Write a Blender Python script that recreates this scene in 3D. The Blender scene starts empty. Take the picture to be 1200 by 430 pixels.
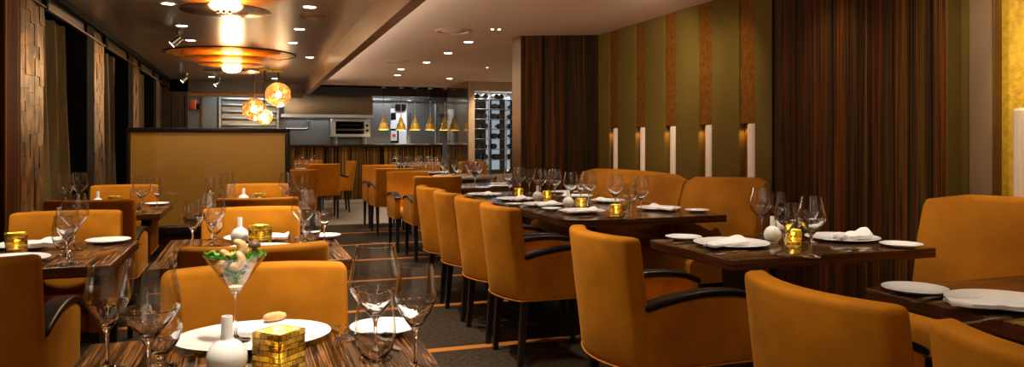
import bpy, math, random
from mathutils import Vector
RND = random.Random(11)
SC = bpy.context.scene
COL = SC.collection
PI = math.pi

# ------------------------------------------------------------------ camera frame (1200 x 430, level camera)
F, CX, HY, CH = 880.0, 600.0, 165.0, 1.27
TH = math.atan(305 / F)
SN, CS = math.sin(TH), math.cos(TH)


def at_z(px, py, z):
    u, v = (px - CX) / F, (HY - py) / F
    d = (z - CH) / v
    return Vector((d * (SN + u * CS), d * (CS - u * SN), z))


def at_y(px, py, y):
    u, v = (px - CX) / F, (HY - py) / F
    d = y / (CS - u * SN)
    return Vector((d * (SN + u * CS), y, CH + d * v))


def at_x(px, py, x):
    u, v = (px - CX) / F, (HY - py) / F
    d = x / (SN + u * CS)
    return Vector((x, d * (CS - u * SN), CH + d * v))


# ------------------------------------------------------------------ materials
def new_mat(name):
    m = bpy.data.materials.new(name)
    m.use_nodes = True
    nt = m.node_tree
    return m, nt, nt.nodes['Principled BSDF']


def pmat(name, col, rough=.5, metal=0, spec=.5, coat=0, trans=0, ior=1.45, emit=None, estr=0, sheen=0, sheen_tint=None, mottle=0, mscale=12, bump=0, bscale=60):
    m, nt, b = new_mat(name)
    I = b.inputs
    I['Base Color'].default_value = (*col, 1)
    I['Roughness'].default_value = rough
    I['Metallic'].default_value = metal
    I['Specular IOR Level'].default_value = spec
    I['Coat Weight'].default_value = coat
    I['Coat Roughness'].default_value = .08
    I['Transmission Weight'].default_value = trans
    I['IOR'].default_value = ior
    if sheen:
        I['Sheen Weight'].default_value = sheen
        I['Sheen Roughness'].default_value = .4
        I['Sheen Tint'].default_value = (*(sheen_tint or col), 1)
    if emit:
        I['Emission Color'].default_value = (*emit, 1)
        I['Emission Strength'].default_value = estr
    N, L = nt.nodes, nt.links
    tc = N.new('ShaderNodeTexCoord')
    if mottle:
        n = N.new('ShaderNodeTexNoise')
        n.inputs['Scale'].default_value = mscale
        n.inputs['Detail'].default_value = 5
        L.new(tc.outputs['Object'], n.inputs['Vector'])
        r = N.new('ShaderNodeValToRGB')
        r.color_ramp.elements[0].position = .3
        r.color_ramp.elements[1].position = .7
        r.color_ramp.elements[0].color = (*[c * (1 - mottle) for c in col], 1)
        r.color_ramp.elements[1].color = (*[min(1, c * (1 + mottle)) for c in col], 1)
        L.new(n.outputs['Fac'], r.inputs['Fac'])
        L.new(r.outputs['Color'], I['Base Color'])
    if bump:
        n = N.new('ShaderNodeTexNoise')
        n.inputs['Scale'].default_value = bscale
        n.inputs['Detail'].default_value = 4
        L.new(tc.outputs['Object'], n.inputs['Vector'])
        bp = N.new('ShaderNodeBump')
        bp.inputs['Strength'].default_value = bump
        bp.inputs['Distance'].default_value = .01
        L.new(n.outputs['Fac'], bp.inputs['Height'])
        L.new(bp.outputs['Normal'], I['Normal'])
    return m


def stripe_mat(name, scale, stops, rough=.3, coat=0, spec=.5, detail=3, metal=0, bands=None):
    """streaks along the axis with the small scale; stops = [(pos, rgb)...]"""
    m, nt, b = new_mat(name)
    N, L = nt.nodes, nt.links
    tc = N.new('ShaderNodeTexCoord')
    mp = N.new('ShaderNodeMapping')
    mp.inputs['Scale'].default_value = scale
    n = N.new('ShaderNodeTexNoise')
    n.inputs['Scale'].default_value = 1
    n.inputs['Detail'].default_value = detail
    n.inputs['Roughness'].default_value = .65
    r = N.new('ShaderNodeValToRGB')
    e = r.color_ramp.elements
    e[0].position, e[0].color = stops[0][0], (*stops[0][1], 1)
    e[1].position, e[1].color = stops[-1][0], (*stops[-1][1], 1)
    for p, c in stops[1:-1]:
        q = e.new(p)
        q.color = (*c, 1)
    L.new(tc.outputs['Object'], mp.inputs['Vector'])
    L.new(mp.outputs['Vector'], n.inputs['Vector'])
    L.new(n.outputs['Fac'], r.inputs['Fac'])
    L.new(r.outputs['Color'], b.inputs['Base Color'])
    if bands:
        m2 = N.new('ShaderNodeMapping')
        m2.inputs['Scale'].default_value = bands
        n2 = N.new('ShaderNodeTexNoise')
        n2.inputs['Scale'].default_value = 1
        n2.inputs['Detail'].default_value = 3
        r2 = N.new('ShaderNodeMapRange')
        r2.inputs[1].default_value = .35
        r2.inputs[2].default_value = .65
        r2.inputs[3].default_value = .25
        r2.inputs[4].default_value = 1.35
        L.new(tc.outputs['Object'], m2.inputs['Vector'])
        L.new(m2.outputs['Vector'], n2.inputs['Vector'])
        L.new(n2.outputs['Fac'], r2.inputs[0])
        sc_ = N.new('ShaderNodeVectorMath')
        sc_.operation = 'SCALE'
        L.new(r.outputs['Color'], sc_.inputs[0])
        L.new(r2.outputs[0], sc_.inputs['Scale'])
        L.new(sc_.outputs[0], b.inputs['Base Color'])
    b.inputs['Roughness'].default_value = rough
    b.inputs['Coat Weight'].default_value = coat
    b.inputs['Coat Roughness'].default_value = .06
    b.inputs['Specular IOR Level'].default_value = spec
    b.inputs['Metallic'].default_value = metal
    return m


M = {}
M['velvet'] = pmat('orange_velvet', (.47, .165, .007), .8, sheen=.12, sheen_tint=(1, .5, .1), mottle=.16, mscale=9, spec=.15, bump=.05, bscale=300)
M['banquette'] = pmat('banquette_velvet', (.40, .14, .007), .8, sheen=.08, sheen_tint=(1, .5, .15), mottle=.12, mscale=5, spec=.15)
M['black_wood'] = pmat('black_lacquered_wood', (.009, .005, .004), .3, coat=0, spec=.35)
M['leg_wood'] = pmat('black_leg_wood', (.012, .008, .006), .4)
M['piping'] = pmat('velvet_piping', (.40, .14, .012), .75, spec=.2)
ZEB = [(0.42, (0.0051, 0.0026, 0.0017)), (0.455, (0.085, 0.0306, 0.0085)), (0.475, (0.255, 0.1062, 0.034)), (0.495, (0.017, 0.0059, 0.0026)), (0.52, (0.0068, 0.0034, 0.0017)), (0.545, (0.221, 0.085, 0.0255)), (0.565, (0.289, 0.1275, 0.0467)), (0.585, (0.0127, 0.0051, 0.0026)), (0.64, (0.17, 0.0638, 0.0187))]
M['table'] = stripe_mat('macassar_table', (30, .55, 4), ZEB, .22, coat=0, spec=.35, detail=2)
M['table_cross'] = stripe_mat('macassar_table_cross', (.6, 34, 4), [(p, tuple(c * .8 for c in k)) for p, k in ZEB], .15, coat=0, spec=.5, detail=2)
M['ebony'] = stripe_mat('ebony_panel', (15, 15, .08), [(.34, (.006, .003, .002)), (.42, (.045, .022, .005)), (.455, (.009, .004, .002)), (.49, (.15, .036, .004)), (.52, (.012, .005, .002)), (.56, (.085, .042, .007)), (.59, (.010, .005, .002)), (.66, (.21, .075, .010))], .6, coat=0, spec=.05, detail=4, bands=(2.1, 2.1, .05))
M['dark_wood'] = stripe_mat('dark_wood_panel', (30, 30, .4), [(.35, (.006, .003, .002)), (.55, (.03, .012, .006)), (.7, (.05, .02, .008))], .35)
M['steel_pedestal'] = pmat('graphite_pedestal', (.05, .045, .04), .35, metal=.5)
M['china'] = pmat('white_china', (.86, .85, .84), .12, spec=.5)
M['napkin'] = pmat('white_linen', (.85, .84, .82), .9, bump=.15, bscale=200)
M['cutlery'] = pmat('silver_cutlery', (.75, .72, .68), .16, metal=1)
M['olive'] = pmat('olive_fabric', (.125, .074, .010), .85, spec=.2, mottle=.1, mscale=3, bump=.1, bscale=150)
M['taupe'] = pmat('taupe_fabric', (.19, .115, .06), .8, spec=.2)
M['copper'] = pmat('copper_leaf', (.15, .050, .003), .6, metal=0, spec=.08, mottle=.3, mscale=25, bump=.2, bscale=40)
M['gold_leaf'] = pmat('gold_leaf', (.75, .45, .035), .38, metal=.5, mottle=.22, mscale=30, bump=.25, bscale=50)
M['sconce'] = stripe_mat('alabaster', (90, 90, 3), [(.3, (.44, .32, .22)), (.7, (.60, .46, .34))], .5)
_b = M['sconce'].node_tree.nodes['Principled BSDF']
_b.inputs['Emission Color'].default_value = (1, .62, .38, 1)
_b.inputs['Emission Strength'].default_value = .07
M['ceil_plain'] = pmat('beige_ceiling', (.86, .64, .48), .85, spec=.2)
M['beam'] = pmat('bronze_beam', (.34, .20, .10), .34, metal=.45, mottle=.1, mscale=3)
M['bronze_trim'] = pmat('bronze_trim', (.15, .08, .028), .35, metal=.7)
M['black'] = pmat('black_paint', (.006, .005, .004), .75, spec=.08)
M['transom'] = pmat('bronze_glass', (.06, .035, .012), .3, spec=.2)
M['backlight'] = pmat('frosted_backlight', (.6, .65, .7), .5, emit=(.72, .86, 1), estr=.16)
M['bright_steel'] = pmat('bright_steel', (.62, .65, .66), .28, metal=.85)
M['bronze_mirror'] = pmat('bronze_mirror', (.38, .27, .16), .08, metal=.9)
M['curtain'] = stripe_mat('olive_curtain', (3, 14, .3), [(.3, (.07, .047, .014)), (.7, (.15, .105, .038))], .6, spec=.25)
M['tile'] = stripe_mat('mosaic_tile', (5, 9, 6), [(.36, (.07, .030, .003)), (.5, (.17, .085, .014)), (.64, (.36, .20, .05))], .42, detail=1.5, metal=.75, spec=.2)
M['gold_plain'] = pmat('brushed_gold', (.86, .54, .09), .48, metal=.35, mottle=.2, mscale=18, bump=.15, bscale=30)
M['copper_plain'] = pmat('polished_copper', (.62, .30, .09), .16, metal=1)
M['steel'] = pmat('stainless_steel', (.34, .34, .33), .3, metal=.9, mottle=.12, mscale=3)
M['hood_steel'] = pmat('hood_steel', (.30, .235, .16), .32, metal=.75, mottle=.08, mscale=2)
M['kitchen_wall'] = pmat('kitchen_steel_wall', (.15, .145, .135), .35, metal=.6, mottle=.12, mscale=2)
M['white_panel'] = pmat('white_panel', (.62, .62, .60), .5)
M['red'] = pmat('red_enamel', (.55, .06, .01), .4)
M['stone_and_sheen'] = pmat('pale_stone_and_sheen', (.50, .40, .29), .2, mottle=.2, mscale=14)
M['cabinet_wood'] = pmat('pale_oak_frame', (.42, .27, .15), .45, mottle=.12, mscale=8)
M['bottle'] = pmat('dark_bottle_glass', (.012, .012, .010), .12)
M['vase'] = pmat('glazed_white_ceramic', (.84, .82, .79), .14)
M['wax'] = pmat('candle_wax', (.85, .72, .45), .5, emit=(1, .6, .18), estr=.6)
M['flame'] = pmat('candle_flame', (1, .8, .4), .5, emit=(1, .72, .3), estr=22)
M['lens'] = pmat('downlight_lens', (1, .95, .85), .5, emit=(1, .86, .66), estr=14)
M['lamp_strip'] = pmat('lamp_strip', (1, .9, .7), .5, emit=(1, .76, .40), estr=11)
M['bulb'] = pmat('bulb', (1, .9, .7), .5, emit=(1, .80, .5), estr=60)
M['black_stone'] = pmat('black_stone_top', (.012, .012, .013), .12)
M['wood_floor'] = stripe_mat('pale_wood_floor', (.6, 9, 1), [(.3, (.16, .12, .085)), (.7, (.26, .20, .15))], .4)
M['bar_front'] = stripe_mat('striped_bar_front', (13, .1, .1), [(.36, (.008, .004, .002)), (.44, (.02, .008, .003)), (.46, (.26, .12, .015)), (.49, (.30, .15, .02)), (.505, (.012, .006, .002)), (.55, (.03, .012, .004)), (.57, (.24, .11, .014)), (.62, (.010, .005, .002)), (.68, (.28, .14, .02))], .6, detail=1.5, spec=.1)
M['lettuce'] = pmat('lettuce_leaf', (.13, .36, .015), .45, mottle=.5, mscale=70)
M['radicchio'] = pmat('dark_leaf', (.03, .012, .02), .4)
M['shrimp'] = pmat('seared_prawn', (.84, .47, .20), .35, mottle=.4, mscale=60)
M['mushroom'] = pmat('mushroom', (.16, .09, .06), .4)
M['dressing'] = pmat('golden_dressing', (.55, .33, .04), .2)
M['bread'] = pmat('bread_crust', (.70, .42, .17), .7, mottle=.25, mscale=40)
M['screw'] = pmat('screw_black', (.02, .012, .006), .5)

# clear crystal
m, nt, b = new_mat('clear_crystal')
b.inputs['Base Color'].default_value = (.98, .98, .98, 1)
b.inputs['Roughness'].default_value = 0
b.inputs['Transmission Weight'].default_value = 1
b.inputs['IOR'].default_value = 1.5
N, L = nt.nodes, nt.links
tc = N.new('ShaderNodeTexCoord')
n = N.new('ShaderNodeTexNoise')
n.inputs['Scale'].default_value = 55
n.inputs['Detail'].default_value = 1
L.new(tc.outputs['Object'], n.inputs['Vector'])
bp = N.new('ShaderNodeBump')
bp.inputs['Strength'].default_value = .35
bp.inputs['Distance'].default_value = .003
L.new(n.outputs['Fac'], bp.inputs['Height'])
L.new(bp.outputs['Normal'], b.inputs['Normal'])
M['glass'] = m
# thin blown wall: straight-through transmission with a Fresnel reflection
m, nt, b = new_mat('thin_crystal_wall')
N, L = nt.nodes, nt.links
N.remove(b)
lw = N.new('ShaderNodeLayerWeight')
lw.inputs['Blend'].default_value = .5
pw = N.new('ShaderNodeMath')
pw.operation = 'POWER'
pw.inputs[1].default_value = 3
L.new(lw.outputs['Facing'], pw.inputs[0])
fr = N.new('ShaderNodeMath')
fr.operation = 'MULTIPLY_ADD'
fr.inputs[1].default_value = .75
fr.inputs[2].default_value = .05
L.new(pw.outputs[0], fr.inputs[0])
tr = N.new('ShaderNodeBsdfTransparent')
tr.inputs['Color'].default_value = (.985, .985, .985, 1)
gs = N.new('ShaderNodeBsdfGlossy')
gs.inputs['Roughness'].default_value = .004
mxs = N.new('ShaderNodeMixShader')
L.new(fr.outputs[0], mxs.inputs[0])
L.new(tr.outputs[0], mxs.inputs[1])
L.new(gs.outputs[0], mxs.inputs[2])
L.new(mxs.outputs[0], N['Material Output'].inputs['Surface'])
M['thin_glass'] = m
m, nt, b = new_mat('window_glass')
b.inputs['Base Color'].default_value = (.95, .97, .97, 1)
b.inputs['Roughness'].default_value = .01
b.inputs['Transmission Weight'].default_value = 1
b.inputs['IOR'].default_value = 1.3
M['pane'] = m

# amber mosaic glass: small bricks of pressed glass
m, nt, b = new_mat('amber_mosaic_glass')
N, L = nt.nodes, nt.links
tc = N.new('ShaderNodeTexCoord')
sep = N.new('ShaderNodeSeparateXYZ')
L.new(tc.outputs['Object'], sep.inputs[0])
add = N.new('ShaderNodeMath')
L.new(sep.outputs['X'], add.inputs[0])
L.new(sep.outputs['Y'], add.inputs[1])
cmb = N.new('ShaderNodeCombineXYZ')
L.new(add.outputs[0], cmb.inputs['X'])
L.new(sep.outputs['Z'], cmb.inputs['Y'])
br = N.new('ShaderNodeTexBrick')
br.inputs['Scale'].default_value = 20
br.inputs['Mortar Size'].default_value = .016
br.inputs['Color1'].default_value = (1, .88, .22, 1)
br.inputs['Color2'].default_value = (.34, .20, .014, 1)
br.inputs['Mortar'].default_value = (.22, .09, .008, 1)
br.offset = .37
L.new(cmb.outputs[0], br.inputs['Vector'])
L.new(br.outputs['Color'], b.inputs['Base Color'])
b.inputs['Roughness'].default_value = .16
b.inputs['Transmission Weight'].default_value = .6
b.inputs['IOR'].default_value = 1.3
bp = N.new('ShaderNodeBump')
bp.inputs['Strength'].default_value = .5
bp.inputs['Distance'].default_value = .004
L.new(br.outputs['Fac'], bp.inputs['Height'])
L.new(bp.outputs['Normal'], b.inputs['Normal'])
M['amber'] = m

# melted copper globe: metallised glass
m, nt, b = new_mat('copper_mirror_glass')
N, L = nt.nodes, nt.links
tc = N.new('ShaderNodeTexCoord')
vo = N.new('ShaderNodeTexVoronoi')
vo.inputs['Scale'].default_value = 11
L.new(tc.outputs['Object'], vo.inputs['Vector'])
bp = N.new('ShaderNodeBump')
bp.inputs['Strength'].default_value = .8
bp.inputs['Distance'].default_value = .03
L.new(vo.outputs['Distance'], bp.inputs['Height'])
b.inputs['Base Color'].default_value = (.95, .66, .36, 1)
b.inputs['Roughness'].default_value = .1
b.inputs['Metallic'].default_value = .5
b.inputs['Transmission Weight'].default_value = .75
b.inputs['IOR'].default_value = 1.25
L.new(bp.outputs['Normal'], b.inputs['Normal'])
M['globe'] = m

# brushed metallic ceiling with seams running across the room
m, nt, b = new_mat('brushed_metal_ceiling')
N, L = nt.nodes, nt.links
tc = N.new('ShaderNodeTexCoord')
mp = N.new('ShaderNodeMapping')
mp.inputs['Scale'].default_value = (1.2, 34, 1)
n = N.new('ShaderNodeTexNoise')
n.inputs['Scale'].default_value = 1
n.inputs['Detail'].default_value = 5
L.new(tc.outputs['Object'], mp.inputs['Vector'])
L.new(mp.outputs['Vector'], n.inputs['Vector'])
r = N.new('ShaderNodeValToRGB')
r.color_ramp.elements[0].position = .3
r.color_ramp.elements[1].position = .7
r.color_ramp.elements[0].color = (.34, .25, .17, 1)
r.color_ramp.elements[1].color = (.46, .345, .24, 1)
L.new(n.outputs['Fac'], r.inputs['Fac'])
L.new(r.outputs['Color'], b.inputs['Base Color'])
bp = N.new('ShaderNodeBump')
bp.inputs['Strength'].default_value = .18
bp.inputs['Distance'].default_value = .01
L.new(n.outputs['Fac'], bp.inputs['Height'])
L.new(bp.outputs['Normal'], b.inputs['Normal'])
b.inputs['Metallic'].default_value = .45
b.inputs['Roughness'].default_value = .3
M['ceil_metal'] = m

# gold mesh glass of the screen: fine dots behind a glossy coat
m, nt, b = new_mat('gold_mesh_glass')
N, L = nt.nodes, nt.links
tc = N.new('ShaderNodeTexCoord')
vo = N.new('ShaderNodeTexVoronoi')
vo.inputs['Scale'].default_value = 95
vo.inputs['Randomness'].default_value = .15
L.new(tc.outputs['Object'], vo.inputs['Vector'])
r = N.new('ShaderNodeValToRGB')
r.color_ramp.elements[0].position = .25
r.color_ramp.elements[1].position = .6
r.color_ramp.elements[0].color = (.40, .20, .020, 1)
r.color_ramp.elements[1].color = (.26, .13, .013, 1)
L.new(vo.outputs['Distance'], r.inputs['Fac'])
L.new(r.outputs['Color'], b.inputs['Base Color'])
b.inputs['Roughness'].default_value = .5
b.inputs['Metallic'].default_value = .25
b.inputs['Coat Weight'].default_value = 1
b.inputs['Coat Roughness'].default_value = .03
M['gold_mesh'] = m

# carpet: dark brown pile with a fleck and a thin orange band every 1.2 m
m, nt, b = new_mat('banded_carpet')
N, L = nt.nodes, nt.links
tc = N.new('ShaderNodeTexCoord')
n = N.new('ShaderNodeTexNoise')
n.inputs['Scale'].default_value = 38
n.inputs['Detail'].default_value = 6
L.new(tc.outputs['Object'], n.inputs['Vector'])
r = N.new('ShaderNodeValToRGB')
r.color_ramp.elements[0].position = .35
r.color_ramp.elements[1].position = .65
r.color_ramp.elements[0].color = (.024, .015, .009, 1)
r.color_ramp.elements[1].color = (.056, .037, .023, 1)
L.new(n.outputs['Fac'], r.inputs['Fac'])
sep = N.new('ShaderNodeSeparateXYZ')
L.new(tc.outputs['Object'], sep.inputs[0])


def mth(op, a, bv):
    q = N.new('ShaderNodeMath')
    q.operation = op
    L.new(a, q.inputs[0])
    q.inputs[1].default_value = bv
    return q.outputs[0]


y1 = mth('ADD', sep.outputs['Y'], 12.1 - 4.42)
y1 = mth('DIVIDE', y1, 1.21)
y1 = mth('FRACT', y1, 0)
msk = mth('LESS_THAN', y1, .062)
wv = mth('MULTIPLY', sep.outputs['Y'], 11)
mx = N.new('ShaderNodeMix')
mx.data_type = 'RGBA'
L.new(msk, mx.inputs[0])
L.new(r.outputs['Color'], mx.inputs[6])
mx.inputs[7].default_value = (.42, .15, .025, 1)
L.new(mx.outputs[2], b.inputs['Base Color'])
b.inputs['Roughness'].default_value = .95
b.inputs['Specular IOR Level'].default_value = .1
bp = N.new('ShaderNodeBump')
bp.inputs['Strength'].default_value = .4
bp.inputs['Distance'].default_value = .01
L.new(n.outputs['Fac'], bp.inputs['Height'])
L.new(bp.outputs['Normal'], b.inputs['Normal'])
M['carpet'] = m


# ------------------------------------------------------------------ mesh builder
class MB:
    def __init__(s):
        s.v, s.f = [], []

    def add(s, vs, fs):
        o = len(s.v)
        s.v += [tuple(p) for p in vs]
        s.f += [tuple(i + o for i in f) for f in fs]
        return s

    def box(s, x0, x1, y0, y1, z0, z1, fn=None):
        vs = [(x, y, z) for x in (x0, x1) for y in (y0, y1) for z in (z0, z1)]
        if fn:
            vs = [fn(*p) for p in vs]
        return s.add(vs, [(0, 1, 3, 2), (4, 6, 7, 5), (0, 4, 5, 1), (2, 3, 7, 6), (0, 2, 6, 4), (1, 5, 7, 3)])

    def rbox(s, x0, x1, y0, y1, z0, z1, r=.02, cuts=(1, 1, 1), fn=None):
        """box with rounded edges and extra cuts, bent by fn"""
        lo, hi = (x0, y0, z0), (x1, y1, z1)
        ax = []
        for k in range(3):
            a, b_ = lo[k] + r, hi[k] - r
            mid = [a + (b_ - a) * i / cuts[k] for i in range(cuts[k] + 1)]
            ax.append([lo[k], lo[k] + r * .42] + mid + [hi[k] - r * .42, hi[k]])
        idx, vs, fs = {}, [], []

        def vid(i, j, k):
            if (i, j, k) not in idx:
                p = (ax[0][i], ax[1][j], ax[2][k])
                q = [min(max(p[c], lo[c] + r), hi[c] - r) for c in range(3)]
                d = Vector([p[c] - q[c] for c in range(3)])
                if d.length > 1e-9:
                    d = d.normalized() * r
                p = (q[0] + d.x, q[1] + d.y, q[2] + d.z)
                idx[(i, j, k)] = len(vs)
                vs.append(fn(*p) if fn else p)
            return idx[(i, j, k)]
        n = [len(a) for a in ax]
        for i in range(n[0] - 1):
            for j in range(n[1] - 1):
                fs.append((vid(i, j, 0), vid(i, j + 1, 0), vid(i + 1, j + 1, 0), vid(i + 1, j, 0)))
                k = n[2] - 1
                fs.append((vid(i, j, k), vid(i + 1, j, k), vid(i + 1, j + 1, k), vid(i, j + 1, k)))
        for i in range(n[0] - 1):
            for k in range(n[2] - 1):
                fs.append((vid(i, 0, k), vid(i + 1, 0, k), vid(i + 1, 0, k + 1), vid(i, 0, k + 1)))
                j = n[1] - 1
                fs.append((vid(i, j, k), vid(i, j, k + 1), vid(i + 1, j, k + 1), vid(i + 1, j, k)))
        for j in range(n[1] - 1):
            for k in range(n[2] - 1):
                fs.append((vid(0, j, k), vid(0, j, k + 1), vid(0, j + 1, k + 1), vid(0, j + 1, k)))
                i = n[0] - 1
                fs.append((vid(i, j, k), vid(i, j + 1, k), vid(i, j + 1, k + 1), vid(i, j, k + 1)))
        return s.add(vs, fs)

    def lathe(s, prof, n=24, c=(0, 0, 0), sx=1, sy=1):
        vs, fs, rows = [], [], []
        for (r, z) in prof:
            if r < 1e-6:
                rows.append([len(vs)])
                vs.append((c[0], c[1], c[2] + z))
            else:
                rows.append(list(range(len(vs), len(vs) + n)))
                vs += [(c[0] + sx * r * math.cos(2 * PI * i / n), c[1] + sy * r * math.sin(2 * PI * i / n), c[2] + z) for i in range(n)]
        for a, b_ in zip(rows, rows[1:]):
            for i in range(n):
                j = (i + 1) % n
                if len(a) == 1 and len(b_) == 1:
                    continue
                if len(a) == 1:
                    fs.append((a[0], b_[j], b_[i]))
                elif len(b_) == 1:
                    fs.append((a[i], a[j], b_[0]))
                else:
                    fs.append((a[i], a[j], b_[j], b_[i]))
        return s.add(vs, fs)

    def tube(s, pts, r, n=8, caps=True):
        pts = [Vector(p) for p in pts]
        rad = r if isinstance(r, (list, tuple)) else [r] * len(pts)
        vs, fs = [], []
        up = Vector((0, 0, 1))
        prev = None
        for i, p in enumerate(pts):
            t = (pts[min(i + 1, len(pts) - 1)] - pts[max(i - 1, 0)]).normalized()
            if prev is None:
                a = t.cross(up)
                if a.length < 1e-3:
                    a = t.cross(Vector((1, 0, 0)))
                a.normalize()
            else:
                a = (prev - t * prev.dot(t)).normalized()
            prev = a
            b_ = t.cross(a)
            vs += [tuple(p + (a * math.cos(2 * PI * k / n) + b_ * math.sin(2 * PI * k / n)) * rad[i]) for k in range(n)]
        for i in range(len(pts) - 1):
            for k in range(n):
                k2 = (k + 1) % n
                fs.append((i * n + k, i * n + k2, (i + 1) * n + k2, (i + 1) * n + k))
        if caps:
            fs.append(tuple(range(n))[::-1])
            o = (len(pts) - 1) * n
            fs.append(tuple(range(o, o + n)))
        return s.add(vs, fs)

    def loft(s, rings, caps=True):
        n = len(rings[0])
        vs = [p for r in rings for p in r]
        fs = []
        for i in range(len(rings) - 1):
            for k in range(n):
                k2 = (k + 1) % n
                fs.append((i * n + k, i * n + k2, (i + 1) * n + k2, (i + 1) * n + k))
        if caps:
            fs.append(tuple(range(n))[::-1])
            o = (len(rings) - 1) * n
            fs.append(tuple(range(o, o + n)))
        return s.add(vs, fs)

    def prism(s, poly, z0, z1):
        n = len(poly)
        vs = [(x, y, z0) for x, y in poly] + [(x, y, z1) for x, y in poly]
        fs = [tuple(range(n))[::-1], tuple(range(n, 2 * n))] + [(i, (i + 1) % n, n + (i + 1) % n, n + i) for i in range(n)]
        return s.add(vs, fs)

    def mesh(s, name, mat, angle=38):
        me = bpy.data.meshes.new(name)
        me.from_pydata(s.v, [], s.f)
        me.update()
        import bmesh
        bm = bmesh.new()
        bm.from_mesh(me)
        bmesh.ops.recalc_face_normals(bm, faces=bm.faces)
        bm.to_mesh(me)
        bm.free()
        me.materials.append(mat)
        me.polygons.foreach_set('use_smooth', [True] * len(me.polygons))
        me.set_sharp_from_angle(angle=math.radians(angle))
        return me


CACHE = {}


def tag(o, label, cat, group=None, kind=None):
    o['label'] = label
    o['category'] = cat
    if group:
        o['group'] = group
    if kind:
        o['kind'] = kind
    return o


def obj(name, mb, mat, parent=None, loc=(0, 0, 0), rz=0, angle=38):
    me = mb.mesh(name, M[mat], angle) if isinstance(mb, MB) else mb
    o = bpy.data.objects.new(name, me)
    COL.objects.link(o)
    o.location = loc
    o.rotation_euler = (0, 0, rz)
    if parent:
        o.parent = parent
    return o


def cached(key, fn, mat, angle=38):
    if key not in CACHE:
        CACHE[key] = fn().mesh(key, M[mat], angle)
    return CACHE[key]


def empty(name, loc, label, cat, group=None, rz=0):
    o = bpy.data.objects.new(name, None)
    COL.objects.link(o)
    o.location = loc
    o.rotation_euler = (0, 0, rz)
    o.empty_display_size = .1
    return tag(o, label, cat, group)


def struct(name, mb, mat, parent=None, angle=38):
    o = obj(name, mb, mat, parent, angle=angle)
    if not parent:
        o['kind'] = 'structure'
    return o


# ------------------------------------------------------------------ room shell
CEIL = 2.40
WX = 3.5          # right wall
LX = -1.42        # left window wall
struct('floor', MB().box(-3.2, 6.0, -1.0, 11.6, -.05, 0), 'carpet')
struct('floor_kitchen', MB().box(-3.2, 6.0, 11.6, 19, -.05, 0), 'wood_floor')
struct('ceiling_left', MB().box(-3.2, .95, -1.0, 15.15, CEIL, CEIL + .08), 'ceil_metal')
struct('ceiling_right', MB().box(1.04, 6.0, -1.0, 16.2, CEIL, CEIL + .08), 'ceil_plain')
struct('ceiling_beam', MB().box(.95, 1.04, -1.0, 14.95, 2.157, CEIL + .08), 'beam')
# kitchen end: bulkhead and dropped dark fascia
struct('ceiling_kitchen', MB().box(-3.2, 6.0, 15.2, 19, CEIL + .08, CEIL + .15), 'kitchen_wall')
struct('trim_1', MB().box(-1.42, .95, 15.0, 15.1, 2.17, CEIL), 'dark_wood')
struct('trim_2', MB().box(.95, 6.0, 16.05, 16.15, 2.22, CEIL), 'dark_wood')
struct('wall_kitchen', MB().box(-3.2, 6.0, 18.2, 18.3, 0, CEIL + .08), 'kitchen_wall')
# dark panelled wall left of the kitchen opening
w = struct('wall_end', MB().box(-1.62, -1.11, 15.0, 15.12, 0, CEIL), 'dark_wood')
mb = MB()
for x in (-1.38, -1.27, -1.16):
    mb.box(x - .012, x + .012, 14.975, 14.999, .1, 2.1)
struct('trim_moulding', mb, 'ebony', w)

# right wall: olive fabric panels separated by copper niches
strips = [6.93, 6.37, 5.83, 5.285, 4.736, 4.19, 3.64, 3.09]
edges = [7.9] + [e for c in strips for e in (c + .09, c - .09)]
mb = MB()
mb.box(WX + .06, WX + .16, -1.0, 7.9, 0, CEIL)
struct('wall_right', mb, 'olive')
for i in range(0, len(edges), 2):
    hi = edges[i]
    lo = edges[i + 1] if i + 1 < len(edges) else 2.879
    if hi - lo > .05:
        struct('wall_right_panel', MB().rbox(WX, WX + .06, lo + .004, hi - .004, 0, CEIL, .008), 'olive')
for c in strips[:5]:
    struct('trim_copper', MB().box(WX + .012, WX + .06, c - .09, c + .09, 1.402, CEIL), 'copper')
    struct('trim_niche', MB().box(WX + .05, WX + .06, c - .09, c + .09, .3, 1.402), 'copper')
for c in strips[5:]:
    struct('trim_copper', MB().box(WX + .012, WX + .06, c - .09, c + .09, 0, CEIL), 'copper')
struct('wall_right_strip', MB().rbox(WX - .03, WX + .06, 2.745, 2.868, 0, CEIL, .006), 'taupe')
struct('wall_right_gold', MB().box(WX + .03, WX + .06, 2.1, 2.745, 0, CEIL), 'gold_leaf')
struct('trim_gold', MB().rbox(WX - .02, WX + .06, 2.735, 2.745, 0, CEIL, .004), 'bronze_trim')
struct('wall_right_strip_near', MB().rbox(WX + .0, WX + .06, -1.0, 2.2, 0, CEIL, .006), 'olive')
# ebony pier between the two banquettes
pier = struct('wall_pier', MB().box(WX - .095, WX + .02, 2.945, 4.32, 0, CEIL), 'ebony')
struct('trim_pier', MB().box(WX - .094, WX, 2.937, 2.945, 0, CEIL), 'olive', pier)
struct('trim_pier_edge', MB().box(WX - .10, WX - .095, 4.295, 4.32, 0, CEIL), 'black', pier)
# ebony block at the end of the wall with a bronze chamfer
blk = struct('wall_block', MB().prism([(3.56, 7.25), (2.735, 7.60), (2.735, 7.62), (2.80, 7.86), (3.56, 7.9)], 0, CEIL), 'ebony')
struct('trim_block', MB().prism([(2.734, 7.601), (2.716, 7.83), (2.80, 7.86), (2.75, 7.62)], 0, CEIL), 'bronze_trim', blk)

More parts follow.
